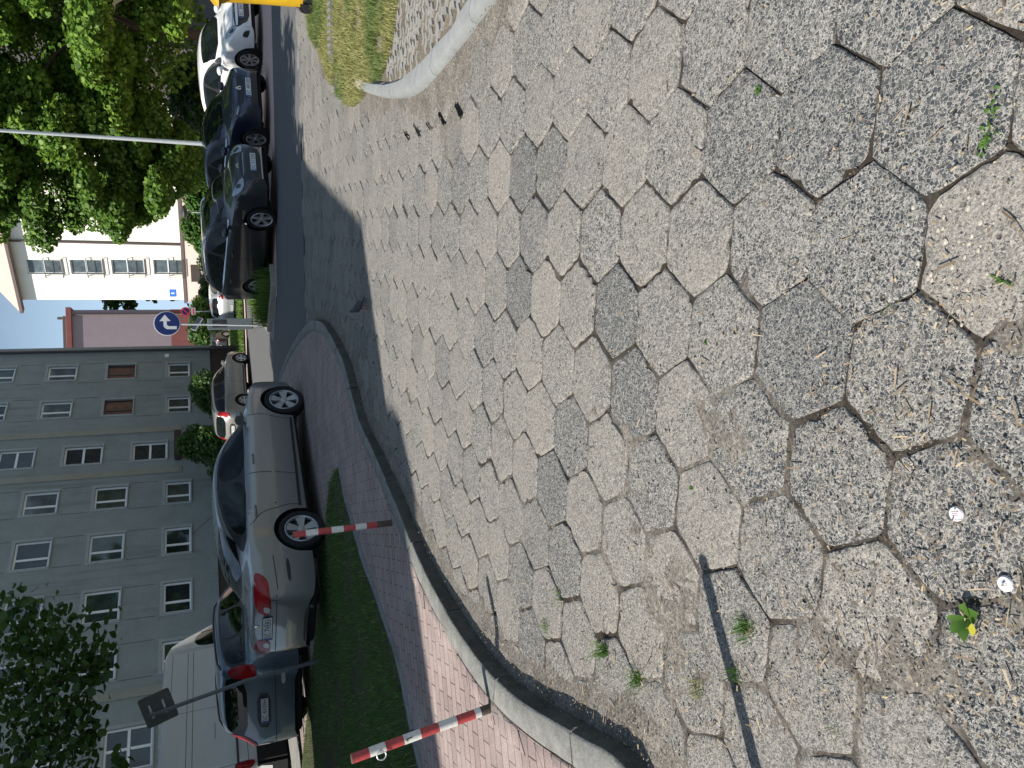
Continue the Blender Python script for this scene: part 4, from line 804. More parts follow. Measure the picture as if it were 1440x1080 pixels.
def window(par, a, b, c, d, dep=.14, fr='pvc', pane='pane', split=(.38,), hsplit=(), band=True, sill=True, y=0.0, fw=.082):
    m = MB(); Y0, Y1 = y+dep-.06, y+dep-.002
    m.box(a, a+fw, Y0, Y1, c, d); m.box(b-fw, b, Y0, Y1, c, d); m.box(a+fw, b-fw, Y0, Y1, c, c+fw); m.box(a+fw, b-fw, Y0, Y1, d-fw, d)
    for s in split: x = a+(b-a)*s; m.box(x-fw*.62, x+fw*.62, Y0-.008, Y1, c+fw, d-fw)
    for s in hsplit: z = c+(d-c)*s; m.box(a+fw, b-fw, Y0-.004, Y1, z-fw*.6, z+fw*.6)
    w = m.build('window', M[fr], par)
    m = MB(); m.box(a+fw*.9, b-fw*.9, Y1-.028, Y1-.012, c+fw*.9, d-fw*.9); m.build('pane', M[pane], w)
    if sill: m = MB(); m.add([(a-.06, y-.09, c-.035), (b+.06, y-.09, c-.035), (b+.06, y-.09, c-.005), (a-.06, y-.09, c-.005), (a-.06, y+dep-.055, c-.03), (b+.06, y+dep-.055, c-.03), (b+.06, y+dep-.055, c+.025), (a-.06, y+dep-.055, c+.025)], [(0, 1, 2, 3), (3, 2, 6, 7), (0, 3, 7, 4), (1, 5, 6, 2), (0, 4, 5, 1)]); m.build('sill', M['sill'], w)
    if band:
        m = MB(); q = .13; m.box(a-q, a-.002, y-.018, y+.01, c-.04, d+q); m.box(b+.002, b+q, y-.018, y+.01, c-.04, d+q); m.box(a-.002, b+.002, y-.018, y+.01, d+.002, d+q); m.build('window_band', M['render_band'], w)
    return w
# grey building: facade from its far right corner (x = 0) towards the camera's left (negative x)
GA = R(48); gf = (-4.5, 39.6); cs, sn = math.cos(GA), math.sin(GA)
b = thing('apartment_building', 'long grey roughcast apartment building in shade with white framed windows', 'building', (gf[0]+11.2*cs, gf[1]+11.2*sn, 0), GA)
GX = lambda s: s-11.2
ops = []; wins = []
cols = [(8.42, 9.72, [1, 'p', 'w', 'p']), (5.58, 6.90, [2, 'p', 'w', 'p']), (-.62, .84, 3), (-3.54, -1.94, 4), (-6.55, -4.9, 5), (-9.15, -7.7, 6), (-16.6, -15.1, 7), (-19.6, -18.1, 8)]
rows = [(2.70, 3.90), (5.42, 6.86), (8.22, 9.66), (11.05, 12.42)]
for ci, (a, bb, _) in enumerate(cols):
    for ri, (c, d) in enumerate(rows):
        o_ = (GX(a+.09), GX(bb-.09), c, d-.10); ops.append(o_); wins.append((o_, ci, ri))
stairs = [(2.30, 3.56, 3.72, 5.38), (2.30, 3.56, 6.58, 8.32), (2.30, 3.56, 9.42, 11.0), (-12.7, -11.0, 4.0, 5.72), (-12.7, -11.0, 6.9, 8.6), (-12.7, -11.0, 9.8, 11.4)]
for a, bb, c, d in stairs: ops.append((GX(a+.06), GX(bb-.06), c+.04, d-.08))
ops = [o_ for o_ in ops if o_[3] < 12.4]; wins = [q for q in wins if q[0][3] < 12.4]
wall('wall', -36, 0, 1.62, 12.45, ops, .14, M['render_grey'], b, 11)
m = MB(); m.box(-36, .0, .06, 10.9, -.1, 1.62); m.build('plinth', M['plinth'], b)
m = MB(); m.add([(-36.2, -.1, 12.46), (.1, -.1, 12.46), (.1, 11.2, 12.46), (-36.2, 11.2, 12.46), (-33, 5.5, 13.6), (-4, 5.5, 13.6)], [(0, 1, 5, 4), (1, 2, 5), (2, 3, 4, 5), (3, 0, 4), (3, 2, 1, 0)]); m.build('roof', M['roof'], b)
pk = {(0, 0): 'panegreen', (0, 1): 'panewarm', (0, 2): 'panepale', (1, 1): 'panewarm', (1, 2): 'panepale', (1, 0): 'panegreen', (2, 2): 'panepale', (3, 2): 'pane', (4, 1): 'panegreen', (3, 1): 'panegreen', (4, 2): 'panepale'}
for (o_, ci, ri) in wins:
    k = pk.get((ci, ri), random.choice(['pane', 'pane', 'panegreen'])); warm = k == 'panewarm'
    window(b, *o_, fr='wood' if warm else 'pvc', pane=k, split=(.36,) if ci < 6 else (.64,))
for a, bb, c, d in stairs: window(b, GX(a+.06), GX(bb-.06), c+.04, d-.08, split=(), hsplit=(.5,), pane='pane') if a > 0 else window(b, GX(a+.06), GX(bb-.06), c+.04, d-.08, split=(.5,), hsplit=(.5,), pane='pane')
for s in (4.22, 1.72, -9.95, -13.6):
    m = MB(); m.box(GX(s)-.36 if s in (1.72, -13.6) else GX(s), GX(s) if s in (1.72, -13.6) else GX(s)+.36, -.05, .02, 3.1 if s > 0 else 1.7, 12.4); m.build('pilaster', M['render_strip'], b)
m = MB(); m.box(GX(2.15), GX(3.75), -.55, -.02, 3.12, 3.42, bev=.02); m.build('entrance_canopy', M['plinth'], b); m = MB(); m.box(GX(2.3), GX(3.6), -.01, .08, 1.0, 3.1); m.build('entrance_door', M['wood'], b)
m = MB(); m.tube([(GX(10.75), -.10, .4), (GX(10.75), -.10, 12.5)], .075, 10); m.build('drainpipe', M['iron'], b, True); m = MB(); m.box(GX(10.15), GX(10.4), -.06, .0, 3.75, 3.98, bev=.01); m.build('meter_box', M['pvc'], b)
for s in (9.0, 6.25, .1, -2.75, -5.75, -8.4):       # shallow render joints beside the window columns
    m = MB()
    for x in (GX(s)-.78, GX(s)+.78):
        for c, d in ((4.1, 5.3), (7.0, 8.1), (9.8, 10.9)): m.box(x-.008, x+.008, -.006, .002, c, d)
    m.build('render_joint', M['plinth'], b)
m = MB(); m.tube([(GX(-2.6), -.03, 2.7), (GX(-2.2), -.25, 2.2), (GX(-1.5), -.3, 1.4)], .012, 5); m.build('cable', M['iron'], b)
# cream building
CA = R(-42); cp = aty(259, 377, 63.5); fc = onplane(cp[:2], CA); cs_, sn_ = math.cos(CA), math.sin(CA)
s0 = fc(150, 421.5)[0]; o0 = (cp[0]+cs_*s0, cp[1]+sn_*s0)
b2 = thing('apartment_building', 'bright cream apartment building in full sun with a column of barred windows', 'building', (*o0, 0), CA)
sx = lambda x, y: (fc(x, y)[0]-s0, fc(x, y)[1])
zt = sx(30, 421)[1]; zb = sx(260, 421)[1]; ops = []
for x0_, x1_ in ((37, 87.5), (99, 145), (157, 203.5), (216, 259)):
    a = sx(x1_, 386)[0]; bb = sx(x1_, 366)[0]; ops.append((a, bb, sx(x1_, 376)[1], sx(x0_, 376)[1]))
BL = 22.0
wall('wall', 0, BL, zb, zt, ops, .2, M['cream'], b2, 14)
for i, o_ in enumerate(ops):
    w = window(b2, *o_, dep=.2, fr='pvc', pane=['panepale', 'panepale', 'panepale', 'panepale'][i], split=(), hsplit=(.52,), band=False, fw=.09); m = MB(); a, bb, c, d = o_
    for z in (c-.05, c+(d-c)*.48): m.box(a-.14, bb+.14, -.30, -.26, z, z+.045); m.box(a-.14, a-.10, -.28, .0, z, z+.045); m.box(bb+.10, bb+.14, -.28, .0, z, z+.045)
    for k in range(9): x = a-.12+(bb-a+.24)*k/8; m.box(x-.012, x+.012, -.29, -.268, c-.05, c+(d-c)*.48)
    m.build('balcony_rail', M['iron'], w)
m = MB(); m.box(-.12, BL, -.12, 13.9, -.2, zb-.004); pl = m.build('plinth', M['pinkwall'], b2); m = MB(); m.box(-.2, BL+.1, -.2, .0, zb-.15, zb+.06); m.build('cornice', M['gutter'], b2)
cx0, cx1 = sx(276, 395)[0], sx(276, 371)[0]; m = MB(); m.box(cx0, cx1, -.135, -.05, zb-1.25, zb-.55); wq = m.build('cellar_window', M['wood'], b2)
m = MB(); m.box(-.7, BL+.5, -.75, -.2, zt-.12, zt+.12, bev=.03); m.build('gutter', M['gutter'], b2); m = MB(); m.add([(-.6, -.7, zt+.1), (BL+.4, -.7, zt+.1), (BL+.4, 14.7, zt+.1), (-.6, 14.7, zt+.1), (2.5, 7, zt+6.5), (BL-3, 7, zt+6.5)], [(0, 1, 5, 4), (1, 2, 5), (2, 3, 4, 5), (3, 0, 4), (3, 2, 1, 0)]); rf = m.build('roof', M['tile'], b2)
m = MB(); x = sx(200, 342)[0]; m.tube([(x, -.1, zb-.1), (x, -.1, zt)], .08, 8); m.build('drainpipe', M['gutter'], b2, True)
p0, p1 = sx(248, 417), sx(238, 407); mb_ = MB(); mb_.box(p0[0], p1[0], -.03, -.005, p0[1], p1[1]); w_ = mb_.build('house_plaque', simple('plaque blue', (.03, .16, .62), .5), b2); m = MB(); xm = (p0[0]+p1[0])/2; m.box(xm-.07, xm+.07, -.036, -.031, p0[1]+.12, p1[1]-.12); m.build('plaque_mark', M['platew'], w_)
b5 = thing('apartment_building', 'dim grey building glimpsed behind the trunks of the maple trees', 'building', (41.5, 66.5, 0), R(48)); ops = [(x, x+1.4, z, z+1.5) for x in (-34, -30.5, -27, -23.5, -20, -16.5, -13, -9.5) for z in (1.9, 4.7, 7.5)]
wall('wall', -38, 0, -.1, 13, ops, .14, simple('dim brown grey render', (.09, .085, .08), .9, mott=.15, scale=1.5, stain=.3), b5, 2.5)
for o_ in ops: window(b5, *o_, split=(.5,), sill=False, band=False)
# mauve building far behind
b3 = thing('apartment_building', 'mauve and dark red gable building far behind, between the grey and the cream buildings', 'building', (5.0, 92, 0), R(3))
zr = aty(240, 455, 92)[2]; zr2 = aty(101, 450, 92)[2]
m = MB(); m.box(-6, 4.75, 0, 18, zr, zr2); m.build('wall', M['mauve'], b3); m = MB(); m.box(-6, 4.78, -.03, 18, -.2, zr-.004); m.build('base_wall', M['darkred'], b3); m = MB(); m.box(-6.2, 5.0, -.35, 18.3, zr2+.004, zr2+.55, bev=.05); m.build('cornice', M['darkred'], b3)
m = MB(); m.box(-6.0, 4.2, .6, 17, zr2+.56, zr2+1.0, bev=.05); m.build('roof', M['roof'], b3); m = MB(); m.tube([(4.25, -.12, .2), (4.25, -.12, zr2)], .09, 8); m.build('drainpipe', M['gutter'], b3, True); m = MB(); m.box(3.9, 4.15, .8, 1.2, zr2+1.0, zr2+1.5); m.build('roof_vent', M['gutter'], b3)
# unseen block added off to the left, outline shaped to shade the street
shade_block = thing('apartment_building', 'unseen plain block added on the left to shade the pavement and the road', 'building', (0, 0, 0))
m = MB(); m.prism([(-8.04, 3.40), (-5.75, 8.9), (-11.2, 11.6), (-16, 6), (-16, -.9), (-12.9, .45), (-10.7, 1.5), (-10.0, 2.05), (-9.85, 3.15)], -.1, 12.0); m.build('wall', M['render_grey'], shade_block)
for z in (1.4, 4.2, 7.0, 9.6):
    for t in (1.2, 4.0): window(thing('w', None, None) if False else shade_block, 0, 0.01, z, z+.02, band=False, sill=False) if False else None

# ------------------------------------------------------------------ trees, hedges, bushes
M['bark'] = simple('tree bark', (.075, .06, .048), .95, mott=.35, scale=9, bumpy=.8, spec=.1)
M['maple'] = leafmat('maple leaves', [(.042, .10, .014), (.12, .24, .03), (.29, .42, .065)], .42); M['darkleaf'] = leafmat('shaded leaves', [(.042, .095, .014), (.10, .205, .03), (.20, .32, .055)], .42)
M['bush'] = leafmat('bush leaves', [(.025, .065, .012), (.045, .105, .02), (.08, .15, .03)], .3); M['hedge'] = leafmat('hedge leaves', [(.03, .085, .014), (.06, .15, .025), (.11, .21, .04)], .35); M['lime'] = leafmat('lime shrub leaves', [(.10, .20, .02), (.20, .32, .04), (.30, .40, .08)], .4)
def crown(name, clumps, size, mat, parent=None, dens=1.0):
    Ps = []; Ns = []
    for (c, r_, n) in clumps:
        n = int(n*dens); d = rng.normal(size=(n, 3)); d /= np.linalg.norm(d, axis=1)[:, None]; rad = 1-.55*rng.random(n)**1.7; rad *= .82+.36*vnoise(d[:, 0]*2+c[0]*3, d[:, 1]*2+d[:, 2]*1.7+c[2], 1.3, 4)
        P = np.array(c)+d*np.array(r_)*rad[:, None]; Ps.append(P); Ns.append(d*.55+np.array([-.15, -.25, .75])+rng.normal(size=(n, 3))*.55)
    return npmesh(name, leaves(np.vstack(Ps), np.vstack(Ns), size), mat, parent)
def tree(name, label, cat, base, h, r0, clumps, size, mat, group=None, limbs=(), dens=1.0):
    t = thing(name, label, cat, base, 0, group); B = np.array(base); m = MB(); pts = []
    for k in range(8): q = k/7; pts.append((math.sin(q*3)*.12*r0*4, math.cos(q*2.3)*.1*r0*3, h*q))
    m.tube(pts, [r0*(1.25 if k == 0 else 1-.1*k) for k in range(8)], 12)
    for tip, hz in limbs:
        tip = np.array(tip)-B; st = np.array([0, 0, hz]); mid = st*.5+tip*.5+np.array([0, 0, .12*np.linalg.norm(tip-st)]); m.tube([tuple(st), tuple((st+mid)/2+rng.normal(size=3)*.06), tuple(mid), tuple((mid+tip)/2+rng.normal(size=3)*.06), tuple(tip)], [r0*.42, r0*.34, r0*.24, r0*.15, r0*.06], 7)
    m.build('trunk', M['bark'], t, True); crown('crown', [(tuple(np.array(c)-B), r_, n) for c, r_, n in clumps], size, mat, t, dens); return t
def shell(c, r_, n, cr, cnt, zmin=None, flat=.55, bias=None):
    out = []
    for _ in range(n):
        d = rng.normal(size=3); d /= np.linalg.norm(d); q = .55+.45*rng.random()**.5; p = np.array(c)+d*np.array(r_)*q
        if zmin and p[2] < zmin: p[2] = zmin+rng.random()*.6
        s = cr*(.7+.6*rng.random()); out.append((tuple(p), (s, s, s*flat), cnt*(s/cr)**2))
    return out
cl = shell((13.4, 28.6, 6.8), (4.6, 3.4, 5.0), 96, .92, 1150, 2.2)+[((13.2, 30.2, 6.0), (4.0, 1.2, 4.6), 17000)]
tree('maple_tree', 'large sunlit maple tree standing behind the white car at the right', 'tree', (12.75, 29.2, 0), 6.0, .22, cl, .15, M['maple'], 'trees behind the parked row', [(c[0], 3.0+.4*i) for i, c in enumerate(cl[:9])])
cl = shell((9.0, 31.2, 6.4), (2.75, 2.8, 4.5), 88, .83, 1100, 1.9)+[((9.1, 32.2, 5.6), (2.5, 1.3, 4.3), 17000)]
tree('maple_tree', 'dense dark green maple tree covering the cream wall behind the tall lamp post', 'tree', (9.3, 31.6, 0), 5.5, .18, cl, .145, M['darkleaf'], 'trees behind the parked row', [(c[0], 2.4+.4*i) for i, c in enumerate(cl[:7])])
cl = shell((19.5, 33, 7), (4, 3, 5), 40, 1.3, 420, 2.2)
tree('maple_tree', 'maple tree furthest right, mostly outside the picture', 'tree', (19.5, 33, 0), 6, .22, cl, .28, M['maple'], 'trees behind the parked row')
# tree over the lawn; only its lowest branches hang into the picture
lowb = [(aty(x, y, Y), rr) for x, y, Y, rr in ((10, 868, 11.2, .26), (24, 885, 11, .26), (62, 898, 10.9, .30), (55, 935, 11.2, .30), (100, 905, 10.8, .24), (128, 918, 10.8, .26), (136, 935, 10.9, .18), (112, 945, 10.7, .26), (25, 925, 11.2, .36), (78, 915, 11, .28), (118, 965, 10.8, .2), (20, 965, 11.3, .4), (70, 960, 11.2, .30), (88, 1010, 10.8, .22), (112, 1020, 10.8, .2), (125, 1042, 10.7, .18), (60, 1040, 10.8, .32), (92, 1055, 10.6, .25), (15, 1030, 11, .42), (30, 1065, 10.7, .4), (8, 1000, 11, .4), (78, 1075, 10.6, .3), (172, 1066, 10.6, .09))]
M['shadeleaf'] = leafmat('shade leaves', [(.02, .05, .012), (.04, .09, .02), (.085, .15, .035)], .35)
cl = [(p, (r_*1.15, r_*1.15, r_*.8), 330*r_) for p, r_ in lowb]
big = shell((-10.8, 15.6, 9.4), (3.0, 3.0, 2.4), 26, 1.2, 420, 6.6)+shell((-5.2, 13.7, 9.6), (5.4, 3.9, 3.2), 80, 1.35, 520, 6.6)+shell((-1.3, 15.2, 10.0), (2.4, 2.4, 2.4), 30, 1.0, 420, 7.4)+[((-5.2, 13.7, 9.4), (4.4, 3.2, 2.4), 9000)]
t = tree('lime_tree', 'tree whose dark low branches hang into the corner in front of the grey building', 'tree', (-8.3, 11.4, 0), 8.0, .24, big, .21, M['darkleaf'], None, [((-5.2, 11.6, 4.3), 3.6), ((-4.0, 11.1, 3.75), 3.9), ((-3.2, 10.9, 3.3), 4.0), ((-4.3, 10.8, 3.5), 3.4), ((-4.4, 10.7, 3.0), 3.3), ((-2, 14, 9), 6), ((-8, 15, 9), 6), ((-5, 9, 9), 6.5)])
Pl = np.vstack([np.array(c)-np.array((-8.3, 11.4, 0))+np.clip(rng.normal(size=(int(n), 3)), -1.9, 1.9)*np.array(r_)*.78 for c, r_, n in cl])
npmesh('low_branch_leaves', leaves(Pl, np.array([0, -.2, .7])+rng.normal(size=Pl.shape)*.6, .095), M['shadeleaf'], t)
# second tree shading the far cars
big = shell((-1.5, 17.4, 11.2), (3.6, 1.8, 2.4), 26, 1.0, 360, 8.2)
# bushes along the grey building
def bush(name, label, c, r_, n, size, mat, cat='bush', group=None, dark=True):
    t = thing(name, label, cat, (c[0], c[1], 0), 0, group); m = MB()
    for k in range(5): a = k*1.26; m.tube([(0, 0, 0), (.25*r_[0]*math.cos(a), .25*r_[1]*math.sin(a), c[2]*.7), (.6*r_[0]*math.cos(a), .6*r_[1]*math.sin(a), c[2])], [.03, .022, .01], 6)
    m.build('stem', M['bark'], t, True); cl = shell((0, 0, c[2]), tuple(.72*x for x in r_), 16, .42*min(r_), n/16, max(.1, c[2]-r_[2])+.1, .9)+[((0, 0, c[2]), tuple(.8*x for x in r_), n*.4)]
    crown('foliage', cl, size, mat, t); return t
bush('round_bush', 'dark round bush below the grey facade windows, behind the beige estate car', (.1, 40.3, 1.3), (1.25, 1.2, 1.35), 7000, .13, M['bush'], group='round bushes along the grey building')
bush('round_bush', 'tall round dark bush beside the entrance of the grey building', (-2.2, 38.0, 1.65), (1.25, 1.2, 1.5), 7500, .13, M['bush'], group='round bushes along the grey building')
bush('round_bush', 'low dark bush at the wall between the saloon roof and the entrance bush', (-3.6, 36.6, .95), (1.2, 1.0, .95), 5000, .13, M['bush'], group='round bushes along the grey building')
bush('lime_shrub', 'yellow green shrub beside the silver hatchback under the no parking sign', aty(290, 436, 56)[:2]+(1.6,), (1.6, 1.4, 1.5), 3500, .2, M['lime'], 'shrub')
bush('leafy_shrub', 'dark leafy shrub by the black car below the blue sign', aty(280, 468, 70)[:2]+(2.2,), (1.6, 1.2, 1.5), 2500, .25, M['bush'], 'shrub')
t = thing('hedge', 'long leafy green hedge along the foot of the cream building', 'hedge', (12.3, 55, 0), R(-35)); m = MB(); m.tube([(-3, 0, 0), (-3, .1, 1.8)], .05); m.tube([(2, 0, 0), (2, .1, 1.8)], .05); m.build('stem', M['bark'], t)
crown('foliage', [((x*.8-4.2, rng.normal()*.2, .6+.95*rng.random()+(x > 2)*.9), (.9, .7, .8), 420) for x in range(14) for _ in range(3)], .2, M['hedge'], t)
bush('pine_hedge', 'dark green trimmed hedge below the cellar window of the cream building', aty(290, 385, 52)[:2]+(1.0,), (3.0, 1.0, 1.3), 7000, .16, M['bush'], 'hedge')
for k, (x, y, rx, zc) in enumerate(((17.5, 31, 2.6, 1.6), (12.6, 34, 2.2, 1.5))): bush('understory_bush', ['dark overgrown bush under the sunlit maple behind the white car', 'dark overgrown bush under the dense maple behind the navy car'][k], (x, y, zc), (rx, 1.6, 1.6), 6000, .15, M['bush'])
cl = shell((15.5, 96, 11), (5, 4, 7), 40, 1.6, 260, 3)
tree('broadleaf_tree', 'distant tree showing in the gap beside the cream building', 'tree', (14, 99, 0), 8, .3, cl, .5, M['bush'])

# ------------------------------------------------------------------ posts, signs, bins
M['pole'] = simple('galvanised pole', (.45, .48, .49), .45, .3, mott=.12, scale=12); M['signgrey'] = simple('sign back grey', (.10, .10, .095), .7, mott=.2, scale=12, stain=.3)
M['rred'] = simple('faded red enamel', (.36, .045, .045), .5, mott=.25, scale=55, stain=.6); M['rwhite'] = simple('dirty white enamel', (.58, .57, .54), .5, mott=.15, scale=55, stain=.6); M['rust'] = simple('rusty steel', (.085, .06, .045), .9, mott=.4, scale=30, bumpy=.4)
M['signblue'] = simple('sign blue', (.003, .011, .085), .35, mott=.08, scale=6); M['signwhite'] = simple('sign white', (.42, .44, .46), .4, mott=.06); M['signred'] = simple('sign red', (.50, .03, .05), .4, mott=.06)
def bollard(label, base, top, cuts, cols, r=.026, ring=None):
    t = thing('striped_bollard', label, 'bollard', (*base, .112), 0, 'red and white bollards along the kerb'); A = np.zeros(3); B = np.array(top)-np.array((*base, .112)); m = MB()
    for k in range(len(cols)):
        a, b_ = A+(B-A)*cuts[k], A+(B-A)*cuts[k+1]; m.tube([tuple(a), tuple(b_)], r+(.0006 if k % 2 else 0), 18, k % 2 if False else cols[k], cap=(k == len(cols)-1))
    o = m.build('post', [M['rred'], M['rwhite'], M['rust']], t, True, 50)
    m = MB(); m.lathe([(r*1.02, -.003), (r*.9, .004), (.002, .006)], 16, 0, Matrix.Translation(tuple(B))); m.build('end_cap', M['rust'], t, True)
    m = MB(); m.lathe([(.048, .0), (.042, .008), (.032, .012), (r, .014)], 14); m.build('footing', M['dirt'], t, True)
    if ring:
        c = A+(B-A)*ring; m = MB(); m.tube([(c[0]-.02+.024*math.cos(a), c[1]-.033, c[2]-.015+.024*math.sin(a)) for a in np.linspace(0, 2*math.pi, 19)], .0035, 6); m.build('chain_ring', M['pole'], t, True)
        m = MB(); q = A+(B-A)*.60; m.tube([(q[0]-.006, q[1]-r-.001, q[2]+.02), (q[0]+.004, q[1]-r-.001, q[2]+.03), (q[0]+.012, q[1]-r-.001, q[2]-.005)], .003, 5); m.build('scribble_mark', M['ink'], t)
    return t
B1 = g(692, 995, .112); tb = aty(495, 1067, B1[1]-.02)
bollard('sunlit red and white bollard with a metal ring, leaning out from the kerb', B1, tb, [0, .09, .155, .29, .42, .55, .675, .80, .92, 1.0][:1]+[.09, .135, .27, .40, .53, .65, .775, .885, 1.0], [2, 1, 0, 1, 0, 1, 0, 1, 0], .0255, .83)
B2 = g(553, 735, .112); tb = aty(412, 752, B2[1]-.02)
bollard('shaded red and white bollard in front of the silver saloon rear wheel', B2, tb, [0, .09, .17, .28, .39, .51, .63, .76, .88, 1.0], [2, 2, 0, 1, 0, 1, 0, 1, 0], .026)
bollard('red and white bollard at the kerb just out of view whose shadow crosses the road', (-1.72, 1.72), (-1.364, 1.807, .92), [0, .1, .25, .4, .55, .7, .85, 1.0], [2, 1, 0, 1, 0, 1, 0], .026)
# leaning square sign seen from behind
t = thing('road_sign', 'small square sign seen from behind on a leaning grey pole in the lawn', 'sign', (-4.22, 12.45, .11)); tp = np.array(aty(232, 990, 12.45))-np.array((-4.22, 12.45, .11)); tq = np.array(aty(212, 1006, 12.45))-np.array((-4.22, 12.45, .11))
m = MB(); m.tube([(0, 0, -.05), tuple(tp*.5), tuple(tq)], .030, 12); m.build('pole', simple('dull grey pole', (.13, .14, .145), .6, .2, mott=.15, scale=12), t, True)
ct = (np.array(aty(222, 998, 12.45))-np.array((-4.22, 12.45, .11))); T = Matrix.Translation((ct[0], .055, ct[2])) @ Matrix.Rotation(R(-17), 4, 'Y'); m = MB()
pl = [(-.205, -.22), (.205, -.22), (.228, -.197), (.228, .197), (.205, .22), (-.205, .22), (-.228, .197), (-.228, -.197)]; m.add([(x, .0, z) for x, z in pl]+[(x, .02, z) for x, z in pl], [tuple(range(len(pl))), tuple(range(len(pl), 2*len(pl)))[::-1]]+[(i, len(pl)+i, len(pl)+(i+1) % len(pl), (i+1) % len(pl)) for i in range(len(pl))], 0, T); m.build('sign_plate', M['signgrey'], t)
m = MB(); m.box(-.1, .1, -.03, -.002, .08, .11, 0, T); m.box(-.1, .1, -.03, -.002, -.11, -.08, 0, T); m.build('bracket', M['pole'], t)
# blue mandatory sign
def disc(mb, r0, r1, y, mi, n=40):
    for k in range(n):
        a, b_ = 2*math.pi*k/n, 2*math.pi*(k+1)/n
        if r0 == 0: mb.add([(0, y, 0), (r1*math.cos(a), y, r1*math.sin(a)), (r1*math.cos(b_), y, r1*math.sin(b_))], [(0, 1, 2)], mi)
        else: mb.add([(r0*math.cos(a), y, r0*math.sin(a)), (r1*math.cos(a), y, r1*math.sin(a)), (r1*math.cos(b_), y, r1*math.sin(b_)), (r0*math.cos(b_), y, r0*math.sin(b_))], [(0, 1, 2, 3)], mi)
sb = aty(235, 455, 23.4); t = thing('road_sign', 'round blue sign with a white right turn arrow on a slim pole', 'sign', (sb[0], 23.4, .05)); z = sb[2]-.05; pb = aty(345, 458, 23.4)
m = MB(); m.tube([(pb[0]-sb[0], .03, 0), (0, .03, z+.25)], .028, 12); m.build('pole', M['pole'], t, True)
m = MB(); m.lathe([(.002, .012), (.335, .012), (.342, .004), (.335, -.004), (.002, -.004)], 48, 0, Matrix.Rotation(R(0), 4, 'X'), 'y'); plt = m.build('sign_plate', M['signwhite'], t); plt.location = (0, -.01, z); plt.rotation_euler = (0, 0, R(-10))
m = MB(); disc(m, 0, .322, -.0075, 0); o = m.build('blue_face', M['signblue'], plt)
s_ = .31; hw = .135; arrow = [(-.375-hw, -.78), (-.375+hw, -.78), (-.375+hw, -.16), (-.33+hw, -.06), (-.24+hw*.9, .02), (.22, .02), (.22, -.30), (.80, .16), (.22, .62), (.22, .30), (-.20, .30), (-.34, .25), (-.44, .15), (-.50, .02), (-.375-hw, -.14)]
m = MB(); m.add([(x*s_, -.010, y*s_) for x, y in arrow], [tuple(range(len(arrow)))]); o = m.build('arrow', M['signwhite'], plt); bm = bmesh.new(); bm.from_mesh(o.data); bmesh.ops.triangulate(bm, faces=bm.faces[:]); bm.to_mesh(o.data); bm.free()
# no parking sign
sb = aty(261, 438, 44); t = thing('road_sign', 'small no parking sign, red ring and blue face, before the dark red wall', 'sign', (sb[0], 44, .0)); z = sb[2]; m = MB(); m.tube([(0, .04, 0), (0, .04, z+.2)], .03, 10); m.build('pole', M['pole'], t, True)
m = MB(); m.lathe([(.002, .012), (.235, .012), (.235, -.004), (.002, -.004)], 32, 0, None, 'y'); plt = m.build('sign_plate', M['signred'], t); plt.location = (0, 0, z); m = MB(); disc(m, 0, .175, -.007, 0); m.build('blue_face', M['signblue'], plt); m = MB(); T = Matrix.Rotation(R(-45), 4, 'Y'); m.box(-.175, .175, -.012, -.0085, -.024, .024, 0, T); m.build('diagonal_bar', M['signred'], plt); m = MB(); m.box(-.2, .2, 0, .012, -.48, -.28); m.build('text_plate', M['signwhite'], plt)
m = MB(); m.box(-.16, .16, -.004, -.002, -.42, -.34); m.build('plate_border', M['signred'], plt)
# ticket machine with solar panel
sb = aty(300, 456, 31); t = thing('parking_meter', 'grey parking ticket machine with a tilted solar panel beside the blue sign pole', 'parking meter', (sb[0], 31, .0)); m = MB(); m.box(-.2, .2, -.16, .16, .0, 1.62, bev=.03); m.build('cabinet', simple('meter grey', (.10, .12, .13), .5, mott=.1), t, True); m = MB(); m.box(-.14, .14, -.172, -.158, .95, 1.45, bev=.004); m.build('front_panel', M['lampdark'], t)
m = MB(); m.tube([(0, 0, 1.6), (0, 0, 1.92)], .03, 8); m.build('mast', M['pole'], t); T = Matrix.Translation((.02, 0, 1.98)) @ Matrix.Rotation(R(32), 4, 'Y') @ Matrix.Rotation(R(28), 4, 'X'); m = MB(); m.box(-.27, .27, -.2, .2, -.02, .02, 0, T, bev=.006); so = m.build('solar_panel', M['pole'], t); m = MB(); m.box(-.25, .25, -.18, .18, .0205, .024, 0, T); m.build('solar_cells', M['lampdark'], so)
# tall lamp post and park lantern
t = thing('street_lamp', 'tall slim grey lamp post rising in front of the trees behind the navy hatchback', 'lamp post', (7.42, 24.2, 0)); m = MB(); m.tube([(0, 0, 0), (.0, 0, 3), (-.02, 0, 8.6), (-.1, -.2, 9.0), (-.3, -.9, 9.2)], [.07, .055, .042, .04, .035], 14); m.build('pole', M['pole'], t, True); m = MB(); m.box(-.42, -.2, -1.5, -.8, 9.14, 9.26, bev=.03); m.build('lamp_head', M['signgrey'], t, True)
sb = aty(259, 298, 36); t = thing('park_lantern', 'dark disc shaped lantern on a thin pole behind the charcoal car', 'lamp post', (sb[0], 36, 0)); m = MB(); m.tube([(0, 0, 0), (0, 0, sb[2]-.1)], .03, 8); m.build('pole', M['pole'], t, True); m = MB(); m.lathe([(.002, .16), (.1, .15), (.26, .05), (.28, 0), (.24, -.05), (.10, -.12), (.03, -.14), (.002, -.14)], 24, 0, Matrix.Translation((0, 0, sb[2]))); m.build('lamp_head', M['iron'], t, True)
